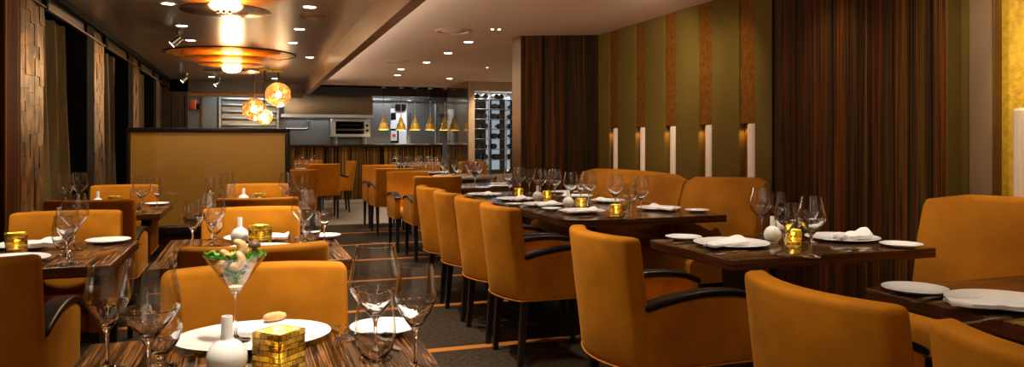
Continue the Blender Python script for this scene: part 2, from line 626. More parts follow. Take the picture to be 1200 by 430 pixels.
# left window wall
struct('wall_left', MB().box(LX - .36, LX - .26, -1.0, 15.1, 0, CEIL), 'black')
struct('trim_header', MB().box(LX - .03, LX + .02, 4.8, 15.0, 2.345, CEIL), 'black')
struct('trim_rail', MB().box(LX - .03, LX + .002, 4.8, 15.0, 2.238, 2.252), 'bronze_trim')
cols = [(5.71, 6.30), (8.16, 8.68), (10.66, 11.20), (13.12, 13.62)]
k = 0
for (a, b_) in cols:
    # column clad with hand-set mosaic tiles of unequal depth
    mb = MB().box(LX - .2, LX - .03, a, b_, 0, 2.235)
    nt_ = max(4, round((b_ - a) / .125))
    wd = (b_ - a) / nt_
    for i in range(nt_):
        z = -RND.random() * .1
        while z < 2.235:
            h = RND.choice([.09, .12, .16, .20])
            z0, z1 = max(0, z), min(2.235, z + h)
            if z1 - z0 > .015:
                t = RND.random() ** 1.5 * .008
                mb.box(LX - .032, LX - .018 + t, a + i * wd + .001, a + (i + 1) * wd - .001, z0 + .001, z1 - .001)
            z += h
    k += 1
    struct('wall_left_column_%d' % k, mb, 'tile')
posts = [(5.38, 5.70, 'ebony'), (7.80, 8.14, 'black'), (10.25, 10.64, 'black'), (12.75, 13.1, 'black')]
for a, b_, mt in posts:
    struct('trim_post', MB().box(LX - .2, LX - .01, a, b_, 0, 2.345), mt)
for a, b_ in [(6.3, 6.36), (8.68, 8.80), (11.2, 11.32), (13.62, 13.74)]:
    struct('trim_mullion', MB().box(LX - .06, LX + .004, a, b_, 2.235, 2.345), 'black')
k = 0
for a, b_ in [(4.8, 5.38), (5.70, 6.3), (6.36, 7.80), (8.14, 8.68), (8.80, 10.25), (10.64, 11.2), (11.32, 12.75), (13.1, 13.62), (13.74, 14.9)]:
    k += 1
    struct('window_%d' % k, MB().box(LX - .04, LX - .03, a, b_, 2.252, 2.345), 'transom')


def curtain(y0, y1, z1, flare, label):
    n = max(24, int((y1 - y0) * 40))
    rows = [0.02 + (z1 - .02) * i / 10 for i in range(11)]
    front, back = [], []
    for z in rows:
        f = 1 - z / z1
        a, b2 = y0 - flare[0] * f, y1 + flare[1] * f
        for i in range(n + 1):
            t = i / n
            y = a + (b2 - a) * t
            x = LX - .12 + .036 * math.sin(t * (y1 - y0) * 36 + 1.6 * math.sin(t * 9)) + .018 * math.sin(t * 23 + z * 1.5)
            front.append((x, y, z))
            back.append((x - .006, y, z))
    m_ = MB()
    vs = front + back
    o = len(front)
    fs = []
    w_ = n + 1
    for j in range(10):
        for i in range(n):
            q = (j * w_ + i, j * w_ + i + 1, (j + 1) * w_ + i + 1, (j + 1) * w_ + i)
            fs.append(q)
            fs.append(tuple(v + o for v in q[::-1]))
        for i in (0, n):
            fs.append((j * w_ + i, (j + 1) * w_ + i, o + (j + 1) * w_ + i, o + j * w_ + i))
    for i in range(n):
        for j in (0, 10):
            fs.append((j * w_ + i, j * w_ + i + 1, o + j * w_ + i + 1, o + j * w_ + i))
    m_.add(vs, fs)
    tag(obj('curtain', m_, 'curtain', angle=60), label, 'curtain', 'window curtains')


curtain(4.9, 5.30, 2.235, (0, .06), 'olive curtain nearest the camera, beside the dark wooden post')
curtain(6.33, 7.50, 2.235, (0, .27), 'widest olive curtain, hanging between the nearest mosaic column and a black post')
curtain(8.72, 9.85, 2.235, (0, .25), 'olive curtain hanging beyond the second mosaic column, beside the gold screen')
curtain(11.24, 12.4, 2.235, (0, .2), 'small distant olive curtain beyond the third mosaic column')
curtain(13.66, 14.6, 2.235, (0, .2), 'farthest olive curtain, in front of the dark panelled end wall')

# ------------------------------------------------------------------ gold screen
scr = empty('gold_screen', (0, 7.25, 0), 'gold mesh screen in a dark frame standing behind the rear left tables', 'screen')
XL, XR = -1.03, .335
obj('screen_base', MB().box(XL, XR, -.05, .16, 0, .44), 'dark_wood', scr)
obj('ledge', MB().rbox(XL, XR + .0, -.075, .16, .44, .52, .012), 'black_wood', scr)
obj('glass_panel', MB().box(XL + .035, XR - .045, .0, .02, .522, 1.345), 'gold_mesh', scr)
obj('frame_rail', MB().rbox(XL, XR, -.02, .045, 1.345, 1.385, .006), 'black_wood', scr)
obj('frame_stile', MB().rbox(XL, XL + .034, -.02, .045, .521, 1.344, .006), 'black_wood', scr)
obj('frame_stile', MB().rbox(XR - .044, XR, -.02, .045, .521, 1.344, .006), 'black_wood', scr)

# ------------------------------------------------------------------ chairs
def lean(z):
    return -.065 * max(0, (z - .385) / .515)


def back_fn(x, y, z):
    c = .07 * (x / .25) ** 2
    return (x * (1 - .02 * (z - .385)), y + lean(z) * 1 + c - .05, z)


def b_back():
    return MB().rbox(-.258, .258, -.02, .062, .386, .902, .022, (10, 1, 4), back_fn)


def arm_top(y):
    return .612 + .045 * math.sin(PI * min(1, max(0, (y - .02) / .62))) - max(0, y - .47) ** 2 * 1.8


def b_arm(sx):
    def fn(x, y, z):
        t = (z - .386) / .214
        return (x, y - .012 * (1 - t) * (y > .4), .386 + t * (arm_top(y) - .386))
    a, b_ = sorted((sx * .196, sx * .262))
    return MB().rbox(a, b_, .035, .565, .386, .60, .014, (1, 12, 2), fn)


def b_cap(sx):
    def fn(x, y, z):
        return (x, y, z + arm_top(y))
    a, b_ = sorted((sx * .192, sx * .268))
    return MB().rbox(a, b_, .03, .575, .001, .026, .010, (1, 14, 1), fn)


def b_seat():
    return MB().rbox(-.195, .195, .03, .552, .386, .475, .03, (4, 5, 1), lambda x, y, z: (x, y, z + (.012 * (1 - (x / .2) ** 2) if z > .43 else 0)))


def b_leg(sx, rear):
    y = .045 if rear else .515
    k = -.03 if rear else .012
    rings = []
    for z, h in ((.385, .021), (.2, .018), (0, .014)):
        f = 1 - z / .385
        cx, cy = sx * .222, y + k * f
        rings.append([(cx - h, cy - h, z), (cx + h, cy - h, z), (cx + h, cy + h, z), (cx - h, cy + h, z)])
    return MB().loft(rings)


def b_welt():
    p = [(.262, .55, .388), (.262, .06, .388)]
    for i in range(11):
        x = .25 - .05 * i
        q = back_fn(x * .258 / .25, -.02, .388)
        p.append((q[0], q[1] - .001, .389))
    p += [(-.262, .06, .388), (-.262, .55, .388)]
    return MB().tube(p, .0045, 6)


def chair(x, y, deg, label, group='orange dining armchairs'):
    c = empty('dining_chair', (x, y, 0), label, 'chair', group, math.radians(deg))
    obj('backrest', cached('backrest', b_back, 'velvet'), 'velvet', c)
    s = obj('seat', cached('seat', b_seat, 'velvet'), 'velvet', c)
    obj('piping', cached('piping', b_welt, 'piping'), 'piping', s)
    for k in (-1, 1):
        a = obj('arm_panel', cached('arm_panel%d' % k, lambda: b_arm(k), 'velvet'), 'velvet', c)
        cp = obj('arm_cap', cached('arm_cap%d' % k, lambda: b_cap(k), 'black_wood'), 'black_wood', a)
        cp['label'] = 'black lacquered arm cap'
        for r_ in (0, 1):
            obj('leg', cached('leg%d%d' % (k, r_), lambda: b_leg(k, r_), 'leg_wood'), 'leg_wood', c)
    return c


ROW = 'orange armchairs along the aisle'
chair(1.385, .94, -90, 'orange velvet armchair cut off by the bottom right corner, its back top just in view', ROW)
chair(1.385, 1.555, -90, 'orange velvet armchair with its whole back before the table with the round votive', ROW)
chair(1.385, 2.79, -90, 'orange armchair with curved back and long black arm beside the square-cornered table', ROW)
chair(1.385, 4.13, -90, 'orange velvet armchair at the rounded corner of the long table, front of its close row', ROW)
chair(1.385, 4.72, -90, 'orange velvet armchair second from the front of the close row at the long table', ROW)
chair(1.385, 5.32, -90, 'orange velvet armchair third from the front of the close row at the long table', ROW)
chair(1.385, 5.94, -90, 'orange velvet armchair at the far end of the close row at the long table', ROW)
MID = 'orange armchairs of the left tables'
chair(.015, 2.295, 180, 'wide orange armchair facing us behind the cocktail glass of salad', MID)
chair(.012, 2.86, 0, 'orange armchair seen from behind, back to back with the one behind the salad glass', MID)
chair(.0, 4.36, 180, 'orange armchair facing us beyond the second amber cube and white vase', MID)
chair(.04, 5.19, 0, 'orange armchair seen from behind, back to back with the one beyond the second amber cube', MID)
chair(.05, 6.77, 180, 'orange armchair facing us directly in front of the gold screen, right of the pair there', MID)
chair(-.905, 2.83, 0, 'orange armchair cut off by the left edge of the photo, seen from behind', MID)
chair(-.905, 4.425, 180, 'orange armchair facing us across the table with the lit amber cube at the left', MID)
chair(-.96, 5.35, 0, 'orange armchair seen from behind with its dark side right of the left window table', MID)
chair(-1.0, 6.96, 180, 'orange armchair facing us at the table between the curtains and gold screen', MID)
FAR = 'distant orange armchairs'
chair(1.85, 7.74, 0, 'distant orange armchair just beyond the close row, its back to us', FAR)
chair(1.78, 8.96, 180, 'brightly lit orange armchair facing us across the aisle carpet beyond the close row', FAR)
chair(1.82, 10.1, 0, 'distant dark orange armchair with its back to us, left of the brightly lit one', FAR)
chair(1.84, 11.50, 180, 'distant orange armchair nearest the striped bar, beyond the dark one with its back to us', FAR)
chair(.54, 10.02, 0, 'distant orange armchair right beside the edge of the gold screen', FAR)
chair(1.10, 12.45, 0, 'distant orange armchair with a broad back at the table near the striped bar', FAR)
chair(1.66, 13.82, 90, 'distant orange armchair seen sideways by the striped bar, facing left', FAR)
chair(1.02, 14.75, 180, 'farthest orange armchair at the table right in front of the striped bar, facing us', FAR)
chair(3.75, 12.95, 180, 'distant orange armchair below the wine cabinet, behind the stone-topped sideboard', FAR)
chair(2.95, 13.2, 180, 'distant orange armchair behind the table crowded with wine glasses', FAR)


# ------------------------------------------------------------------ tables
M['table_edge'] = stripe_mat('macassar_edge', (1.2, 1.2, 90), [(.35, (.035, .012, .005)), (.5, (.10, .036, .013)), (.68, (.16, .06, .02))], .25, spec=.4, detail=2)


def edge_mat(o):
    o.data.materials.append(M['table_edge'])
    for p in o.data.polygons:
        if abs(p.normal.z) < .6:
            p.material_index = 1


def table(x0, x1, y0, y1, label, peds, group='ebony dining tables', mat='table', rc=.006, name='dining_table'):
    cx, cy = (x0 + x1) / 2, (y0 + y1) / 2
    t = empty(name, (cx, cy, 0), label, 'table', group)
    hx, hy = (x1 - x0) / 2, (y1 - y0) / 2
    if rc > .05:
        poly = []
        for sx, sy, a0 in ((1, 1, 0), (-1, 1, 90), (-1, -1, 180), (1, -1, 270)):
            for i in range(9):
                a = math.radians(a0 + i * 11.25)
                q = rc if sx < 0 else .01
                poly.append((sx * (hx - q) + q * math.cos(a), sy * (hy - q) + q * math.sin(a)))
        edge_mat(obj('tabletop', MB().prism(poly, .703, .75), mat, t))
    else:
        edge_mat(obj('tabletop', MB().rbox(-hx, hx, -hy, hy, .703, .75, .004), mat, t))
    for (dx, dy) in peds:
        p = obj('pedestal', MB().lathe([(0, .012), (.05, .012), (.09, .03), (.075, .2), (.06, .5), (.075, .68), (.11, .703), (0, .703)], 24, (dx, dy, 0)), 'steel_pedestal', t)
        obj('foot_plate', MB().lathe([(0, 0), (.19, 0), (.19, .012), (0, .014)], 28, (dx, dy, 0)), 'steel_pedestal', p)
    return t


TA = 'cocktail table'
table(-.39, .415, 1.28, 2.17, 'striped ebony table carrying the salad in a cocktail glass', [(0, -.2)])
table(-.40, .42, 3.36, 4.30, 'ebony table with the second amber cube and white vase, one behind the salad table', [(0, -.2)])
table(-.38, .43, 5.72, 6.72, 'ebony table nearest the gold screen, on the right of the pair before it', [(0, -.2)])
table(-1.38, -.56, 3.52, 4.37, 'ebony table at the left edge with the lit amber cube', [(0, -.3)])
table(-1.38, -.62, 5.92, 6.86, 'ebony table between the curtains and the gold screen', [(0, -.24)])
table(2.05, 3.16, 1.38, 2.10, 'ebony table cut off by the right edge of the photo', [(-.28, .05)], mat='table_cross')
table(1.975, 3.14, 2.77, 3.49, 'square-cornered ebony table set with a round amber votive and white vase before the ebony pier', [(-.27, .05)], mat='table_cross')
table(1.93, 3.15, 4.48, 7.15, 'long ebony table with a rounded corner along the orange banquette', [(-.2, -.75), (-.2, .8)], mat='table_cross', rc=.16)
table(2.1, 3.0, 7.95, 8.9, 'distant ebony table just past the end of the long table', [(.1, 0)], mat='table_cross')
table(.33, 1.02, 13.0, 13.75, 'distant ebony table beside the striped bar, left of the sideways chair', [(0, 0)])
table(.1, .85, 10.55, 11.3, 'distant ebony table half hidden behind the gold screen', [(0, 0)])
table(2.15, 3.1, 12.0, 12.75, 'distant table crowded with wine glasses in front of the striped bar', [(0, 0)], mat='stone_and_sheen')  # pale top colour paints in the bright reflection on this table

# stone-topped round sideboard
sb = empty('sideboard', (3.04, 11.0, 0), 'rounded dark wooden sideboard with a pale stone top in the distance', 'sideboard')
obj('cabinet_body', MB().lathe([(0, 0), (.40, 0), (.40, .05), (.42, .06), (.42, .70), (0, .70)], 40), 'dark_wood', sb)
o = obj('stone_top', MB().lathe([(0, .701), (.46, .701), (.475, .715), (.475, .735), (.46, .75), (0, .75)], 44), 'stone_and_sheen', sb)
o['label'] = 'pale stone top'

# ------------------------------------------------------------------ banquettes
def banquette(path, label, nm='banquette'):
    """path: [(x, y, top)] of the back's front face at its top, from far to near"""
    c = path[len(path) // 2]
    b_ = empty(nm, (0, 0, 0), label, 'banquette', 'orange banquettes')
    rings, seat = [], []
    n = len(path)
    for i, (x, y, zt) in enumerate(path):
        e = .02 if i in (0, n - 1) else 0
        ze = zt - (.03 if i in (0, n - 1) else 0)
        prof = [(-.085, .48), (-.06, .6), (-.03, .78), (0 + e, ze - .03), (.02 + e, ze - .008), (.045, ze), (.085, ze), (.10, ze - .02), (.10, .2), (-.06, .2)]
        rings.append([(x + a, y, z) for a, z in prof])
    # extra inset end rings for rounded ends
    def inset(r, dy):
        m_ = sum(p[0] for p in r) / len(r)
        mz = sum(p[2] for p in r) / len(r)
        return [(m_ + (p[0] - m_) * .8, p[1] + dy, mz + (p[2] - mz) * .97) for p in r]
    rings = [inset(rings[0], .018)] + rings + [inset(rings[-1], -.018)]
    obj('back_cushion', MB().loft(rings), 'banquette', b_, angle=55)
    srings = []
    for i, (x, y, zt) in enumerate(path):
        prof = [(-.09, .475), (-.50, .475), (-.53, .46), (-.545, .43), (-.54, .33), (-.52, .31), (-.09, .31)]
        srings.append([(x + a, y, z) for a, z in prof])
    obj('seat_cushion', MB().loft(srings), 'banquette', b_)
    prs = []
    for i, (x, y, zt) in enumerate(path):
        prs.append([(x - .065, y, .0), (x - .065, y, .309), (x - .48, y, .309), (x - .48, y, 0)])
    obj('plinth', MB().loft(prs), 'black', b_)
    return b_


def arc(p0, p1, bow, n=10, crown=0):
    out = []
    for i in range(n + 1):
        t = i / n
        k = 4 * t * (1 - t)
        out.append((p0[0] + (p1[0] - p0[0]) * t + bow * k, p0[1] + (p1[1] - p0[1]) * t, p0[2] + (p1[2] - p0[2]) * t + crown * k))
    return out


banquette(arc((3.20, 7.1, .985), (3.215, 5.215, .985), .10, crown=.012), 'long orange banquette below the five lit niches, far section')
banquette(arc((3.225, 5.165, .985), (3.305, 4.345, 1.015), .015), 'orange banquette section between the seam and the ebony pier')
banquette(arc((3.295, 2.985, 1.0), (3.37, 1.0, 1.03), .02), 'orange banquette at the right edge, beyond the ebony pier, under the gold panel')

# wall sconces of alabaster in the niches
def sconce(y, x, top, r, label):
    s = empty('wall_sconce', (x, y, 0), label, 'wall lamp', 'alabaster wall sconces')
    obj('alabaster_tube', MB().lathe([(0, .75), (r, .75), (r, top - .012), (r * .8, top), (0, top)], 20), 'sconce', s)
    obj('bracket', MB().box(r * .6, WX + .055 - x, -.012, .012, .82, .86), 'bronze_trim', s)
    return s


names = ['farthest slim lit wall sconce, nearest the ebony block', 'second slim lit wall sconce from the ebony block',
         'middle one of the five slim lit wall sconces', 'fourth slim lit wall sconce from the ebony block',
         'slim lit wall sconce left of the ebony pier, largest of the five']
for c, lb in zip(strips[:5], names):
    sconce(c - .05, WX + .012, 1.398, .033, lb)
sconce(2.565, WX - .035, 1.425, .05, 'lit alabaster sconce against the bright gold panel at the right edge')


# ------------------------------------------------------------------ tableware
def p_bordeaux():
    o = [(0, 0), (.038, 0), (.040, .0015), (.037, .004), (.015, .008), (.0055, .014), (.004, .03), (.004, .075), (.0055, .090), (.011, .100), (.026, .118), (.046, .142), (.0605, .165), (.0635, .178), (.0625, .19), (.057, .218), (.0505, .246), (.0455, .27)]
    i = [(.0443, .27), (.049, .246), (.0556, .218), (.061, .19), (.062, .178), (.0588, .166), (.044, .144), (.024, .121), (.010, .108), (0, .106)]
    return MB().lathe(o + i, 40)


def p_wine():
    o = [(0, 0), (.034, 0), (.036, .0015), (.033, .004), (.013, .008), (.005, .014), (.0036, .03), (.0036, .072), (.005, .086), (.010, .096), (.022, .112), (.036, .134), (.0455, .156), (.0475, .168), (.0465, .18), (.043, .205), (.039, .238)]
    i = [(.0378, .238), (.0417, .205), (.0451, .18), (.046, .168), (.0438, .157), (.034, .136), (.020, .115), (.009, .103), (0, .101)]
    return MB().lathe(o + i, 36)


def p_goblet():
    o = [(0, 0), (.031, 0), (.033, .002), (.028, .006), (.012, .012), (.0085, .020), (.012, .028), (.026, .042), (.0385, .062), (.045, .088), (.0455, .105), (.043, .135), (.039, .165), (.0365, .185)]
    i = [(.0352, .185), (.0376, .165), (.0415, .135), (.044, .105), (.0434, .088), (.0365, .064), (.023, .047), (.010, .036), (0, .034)]
    return MB().lathe(o + i, 36)


KINDS = {'B': ('wine_glass', 'bordeaux', p_bordeaux), 'W': ('wine_glass', 'wine', p_wine), 'G': ('water_goblet', 'goblet', p_goblet)}


def crystal(key, fn, zsplit):
    """solid crystal below zsplit, thin blown wall above it"""
    if key not in CACHE:
        me = fn().mesh(key, M['glass'], 60)
        me.materials.append(M['thin_glass'])
        zr = max(v.co.z for v in me.vertices) - .0015
        for p in me.polygons:
            if p.center.z > zsplit and not p.center.z > zr:
                p.material_index = 1
        CACHE[key] = me
    return CACHE[key]


SPLIT = {'B': .158, 'W': .150, 'G': .085}


def glass(kind, px, py, label, group, z=.75, y=None):
    nm, key, fn = KINDS[kind]
    p = at_z(px, py, z) if y is None else at_y(px, HY, y)
    o = obj(nm, crystal(key, fn, SPLIT[kind]), 'glass', loc=(p.x, p.y, z + .0003))
    return tag(o, label, 'glass', group)


def p_plate(r):
    return MB().lathe([(0, 0), (r * .55, 0), (r * .6, .003), (r * .97, .015), (r, .0175), (r * .99, .0195), (r * .62, .0085), (r * .55, .006), (0, .006)], 48)


def plate(px, py, r, label, group, name='dinner_plate', z=.75, sy=1):
    p = at_z(px, py, z)
    key = '%s%.3f%.2f' % (name, r, sy)

    def mk():
        m_ = p_plate(r)
        m_.v = [(a, b2 * sy, c) for a, b2, c in m_.v]
        return m_
    o = obj(name, cached(key, mk, 'china', 50), 'china', loc=(p.x, p.y, z + .0003))
    return tag(o, label, 'plate', group)


def p_napkin(seed):
    rr = random.Random(seed)
    m_ = MB()
    nx, ny = 18, 9
    lx, ly = .24, .10
    top, bot = [], []
    ph = rr.random() * 6
    for j in range(ny + 1):
        for i in range(nx + 1):
            u, v = i / nx, j / ny
            x = (u - .5) * lx * (1 - .2 * abs(v - .5))
            y = (v - .5) * ly * (.55 + .55 * u)
            z = .010 + .016 * math.sin(PI * v) * (.4 + .6 * u) + .006 * math.sin(u * 7 + v * 4 + ph) * math.sin(PI * v) + .004 * math.sin(u * 15 + ph)
            z = max(z, .0115)
            top.append((x, y, z))
            bot.append((x, y, max(.0005, z - .011)))
    o = len(top)
    w_ = nx + 1
    fs = []
    for j in range(ny):
        for i in range(nx):
            q = (j * w_ + i, j * w_ + i + 1, (j + 1) * w_ + i + 1, (j + 1) * w_ + i)
            fs += [q, tuple(a + o for a in q[::-1])]
    for j in range(ny):
        for i in (0, nx):
            fs.append((j * w_ + i, (j + 1) * w_ + i, o + (j + 1) * w_ + i, o + j * w_ + i))
    for i in range(nx):
        for j in (0, ny):
            fs.append((j * w_ + i, j * w_ + i + 1, o + j * w_ + i + 1, o + j * w_ + i))
    m_.add(top + bot, fs)
    return m_


def napkin(px, py, deg, label, seed=0, z=.768, s=1.0, zs=1.0):
    p = at_z(px, py, z)
    o = obj('napkin', cached('napkin%d' % (seed % 4), lambda: p_napkin(seed % 4), 'napkin', 70), 'napkin', loc=(p.x, p.y, z), rz=math.radians(deg))
    o.scale = (s, s, zs)
    return tag(o, label, 'napkin', 'white folded napkins')


def p_fork():
    m_ = MB()
    h = [(-.0, .11, .004)]
    rings = []
    for y, wd, z, t in ((.192, .009, .006, .003), (.17, .010, .006, .003), (.11, .005, .007, .003), (.07, .0045, .009, .003), (.058, .010, .008, .0025), (.045, .0125, .005, .002)):
        rings.append([(-wd, y, z - t / 2), (wd, y, z - t / 2), (wd, y, z + t / 2), (-wd, y, z + t / 2)])
    m_.loft(rings)
    for k in range(4):
        x = -.0105 + .007 * k
        m_.tube([(x, .046, .005), (x, .02, .0035), (x * .95, 0, .008)], [.0018, .0016, .0009], 6)
    return m_


def p_knife():
    m_ = MB()
    rings = []
    for y, wd, t in ((0, .002, .001), (.02, .009, .0015), (.08, .0105, .002), (.095, .006, .004), (.12, .0075, .006), (.2, .0085, .006), (.215, .006, .004)):
        rings.append([(-wd, y, .001), (wd, y, .001), (wd, y, .001 + t), (-wd, y, .001 + t)])
    return m_.loft(rings)


def p_spoon():
    m_ = MB()
    rings = []
    for y, wd, z, t in ((0, .004, .006, .002), (.012, .016, .003, .002), (.03, .02, .002, .002), (.05, .012, .004, .0025), (.062, .004, .007, .003), (.12, .004, .006, .003), (.18, .008, .004, .003), (.19, .005, .004, .003)):
        rings.append([(-wd, y, z - t / 2 + .001), (wd, y, z - t / 2 + .001), (wd, y, z + t / 2 + .001), (-wd, y, z + t / 2 + .001)])
    return m_.loft(rings)


def cutlery(kind, px, py, deg, label, z=.7505):
    p = at_z(px, py, z)
    fn = {'fork': p_fork, 'knife': p_knife, 'spoon': p_spoon}[kind]
    o = obj(kind, cached(kind, fn, 'cutlery', 50), 'cutlery', loc=p, rz=math.radians(deg))
    return tag(o, label, kind, 'silver cutlery')


def p_cube():
    """open-topped thick glass box, its faces set with small raised blocks"""
    m_ = MB()
    h, t, H = .0385, .005, .10
    m_.box(-h, h, -h, -h + t, 0, H).box(-h, h, h - t, h, 0, H).box(-h, -h + t, -h + t, h - t, 0, H).box(h - t, h, -h + t, h - t, 0, H).box(-h + t, h - t, -h + t, h - t, 0, .006)
    rr = random.Random(5)
    for side in range(4):
        for k in range(6):
            z0 = .004 + k * .016
            x = -h
            while x < h - .004:
                wd = min(rr.choice([.010, .016, .022]), h - x)
                d = .0015 + rr.random() * .003
                a, b2 = x + .0006, x + wd - .0006
                if side == 0:
                    m_.box(a, b2, -h - d, -h - .0002, z0, z0 + .0145)
                elif side == 1:
                    m_.box(a, b2, h + .0002, h + d, z0, z0 + .0145)
                elif side == 2:
                    m_.box(-h - d, -h - .0002, a, b2, z0, z0 + .0145)
                else:
                    m_.box(h + .0002, h + d, a, b2, z0, z0 + .0145)
                x += wd
    return m_


def p_votive():
    return MB().lathe([(0, 0), (.034, 0), (.040, .006), (.043, .04), (.0405, .085), (.037, .085), (.0392, .04), (.037, .01), (0, .008)], 24)


def point(loc, watts, col, r=.02, name='candle_light'):
    l = bpy.data.lights.new(name, 'POINT')
    l.energy = watts
    l.color = col
    l.shadow_soft_size = r
    o = bpy.data.objects.new(name, l)
    COL.objects.link(o)
    o.location = loc
    return o


def candle(px, py, label, tl, kind='cube', deg=45, z=.75, w=.35):
    p = at_z(px, py, z)
    if kind == 'cube':
        o = obj('candle_holder', cached('amber_cube', p_cube, 'amber', 30), 'amber', loc=(p.x, p.y, z + .0003), rz=math.radians(deg))
        fl = .0065
    else:
        o = obj('candle_holder', cached('amber_votive', p_votive, 'amber', 50), 'amber', loc=(p.x, p.y, z + .0003))
        fl = .0088
    tag(o, label, 'candle holder', 'amber glass candle holders')
    t = empty('tealight', (p.x, p.y, z + fl), tl, 'candle', 'tealights in amber glass')
    obj('wax_cup', cached('wax_cup', lambda: MB().lathe([(0, 0), (.019, 0), (.0195, .002), (.0195, .018), (.0185, .0175), (.006, .0165), (0, .017)], 20), 'wax'), 'wax', t)
    obj('flame', cached('flame', lambda: MB().lathe([(0, .0185), (.003, .021), (.0045, .027), (.003, .036), (0, .044)], 12), 'flame'), 'flame', t)
    point((p.x, p.y, z + fl + .055), w, (1, .78, .36), .008)
    return o


def vase(px, py, label, z=.75):
    p = at_z(px, py, z)

    def mk():
        pr = [(0, 0), (.022, 0), (.026, .002)]
        for i in range(1, 15):
            a = -65 + i * 9.6
            pr.append((.0435 * math.cos(math.radians(a)), .045 + .044 * math.sin(math.radians(a))))
        pr += [(.0145, .088), (.0125, .094), (.012, .135), (.011, .1375), (.009, .1375), (.0085, .12), (0, .118)]
        return MB().lathe(pr, 36)
    o = obj('bud_vase', cached('bud_vase', mk, 'vase', 60), 'vase', loc=(p.x, p.y, z + .0003))
    return tag(o, label, 'vase', 'white bud vases')


# --- salad table (nearest)
g = 'stemware on the salad table'
glass('W', 126, 434, 'leftmost of the three large glasses in the near left corner, slimmer wine glass', g)
glass('B', 175, 454, 'big wine glass in front, middle of the three large glasses at the near left', g)
glass('G', 189, 431, 'water goblet partly hidden behind the big wine glass at the near left', g)
glass('B', 440, 420, 'big wine glass standing behind the near goblet, right of the amber cube', g)
glass('G', 440, 441, 'egg-shaped water goblet nearest us, right of the amber cube', g)
glass('W', 487, 434, 'slender wine glass at the right edge of the nearest table', g)
plate(298, 399.5, .195, 'large white platter under the cocktail glass of salad', 'white plates on the salad table', sy=.78)
plate(450, 389, .092, 'small white side plate behind the near goblet', 'white plates on the salad table', 'side_plate')
vase(266, 444, 'white bud vase in front of the large platter')
candle(327, 439, 'large amber mosaic glass cube nearest us, in front of the platter', 'tealight in the nearest amber cube', w=2.6)
cutlery('fork', 394, 407, -12, 'silver fork with its tines beside the right rim of the large platter')
cutlery('fork', 414, 402, 14, 'silver fork lying by the small side plate on the nearest table')
cutlery('spoon', 226, 419, 30, 'silver spoon at the left of the large platter')
cutlery('knife', 470, 411, 20, 'silver butter knife lying right of the near goblet')
# martini glass with salad
p = at_z(276, 399, .7575)
CZ = p.z
ck = empty('cocktail_glass', (p.x, p.y, CZ), 'conical stemmed cocktail glass holding the prawn salad on the platter', 'glass')
obj('glass_body', crystal('cocktail', lambda: MB().lathe([(0, 0), (.036, 0), (.0375, .002), (.033, .0045), (.011, .009), (.0045, .016), (.0038, .04), (.0038, .10), (.006, .118), (.012, .125), (.042, .169), (.0755, .2175), (.0745, .2175), (.041, .1707), (.0105, .1275), (0, .124)], 40), .126), 'glass', ck)
sal = empty('prawn_salad', (p.x, p.y, CZ), 'green leaf salad topped with prawns and a mushroom in the cocktail glass', 'salad')


def blob(c, r, sq=(1, 1, 1), seed=0, rough=.25, n=14):
    rr = random.Random(seed)
    ph = [rr.random() * 6 for _ in range(6)]
    vs, fs = [], []
    for i in range(n + 1):
        a = PI * i / n
        for j in range(n * 2):
            b2 = 2 * PI * j / (n * 2)
            d = Vector((math.sin(a) * math.cos(b2), math.sin(a) * math.sin(b2), math.cos(a)))
            k_ = 1 + rough * (math.sin(3 * d.x + ph[0]) * math.sin(4 * d.y + ph[1]) + .6 * math.sin(7 * d.z + ph[2]) * math.sin(6 * d.x + ph[3]))
            vs.append((c[0] + d.x * r * k_ * sq[0], c[1] + d.y * r * k_ * sq[1], c[2] + d.z * r * k_ * sq[2]))
    w_ = n * 2
    for i in range(n):
        for j in range(w_):
            fs.append((i * w_ + j, i * w_ + (j + 1) % w_, (i + 1) * w_ + (j + 1) % w_, (i + 1) * w_ + j))
    return MB().add(vs, fs)


def leaf(c, L_, ang, tilt, seed):
    """one frilly leaf, thick enough to have two sides"""
    rr = random.Random(seed)
    ph = rr.random() * 6
    top = []
    n, w_ = 10, 7
    for i in range(n + 1):
        u = i / n
        wd = L_ * .42 * math.sin(PI * (.12 + .86 * u)) ** .7
        for j in range(w_):
            v = j / (w_ - 1) * 2 - 1
            x = u * L_
            y = v * wd
            z = .25 * L_ * v * v + .10 * L_ * math.sin(v * 6 + u * 11 + ph) * (abs(v) + .2) - .3 * L_ * u * u
            x, z = x * math.cos(tilt) - z * math.sin(tilt), x * math.sin(tilt) + z * math.cos(tilt)
            top.append((c[0] + x * math.cos(ang) - y * math.sin(ang), c[1] + x * math.sin(ang) + y * math.cos(ang), c[2] + z))
    bot = [(a, b2, z - .0012) for a, b2, z in top]
    o_ = len(top)
    fs = []
    for i in range(n):
        for j in range(w_ - 1):
            q = (i * w_ + j, i * w_ + j + 1, (i + 1) * w_ + j + 1, (i + 1) * w_ + j)
            fs += [q, tuple(a + o_ for a in q[::-1])]
        for j in (0, w_ - 1):
            fs.append((i * w_ + j, (i + 1) * w_ + j, o_ + (i + 1) * w_ + j, o_ + i * w_ + j))
    return MB().add(top + bot, fs)


def inside(z, k_=.86):
    return max(.004, (z - .130) / .0875 * .0735 * k_)


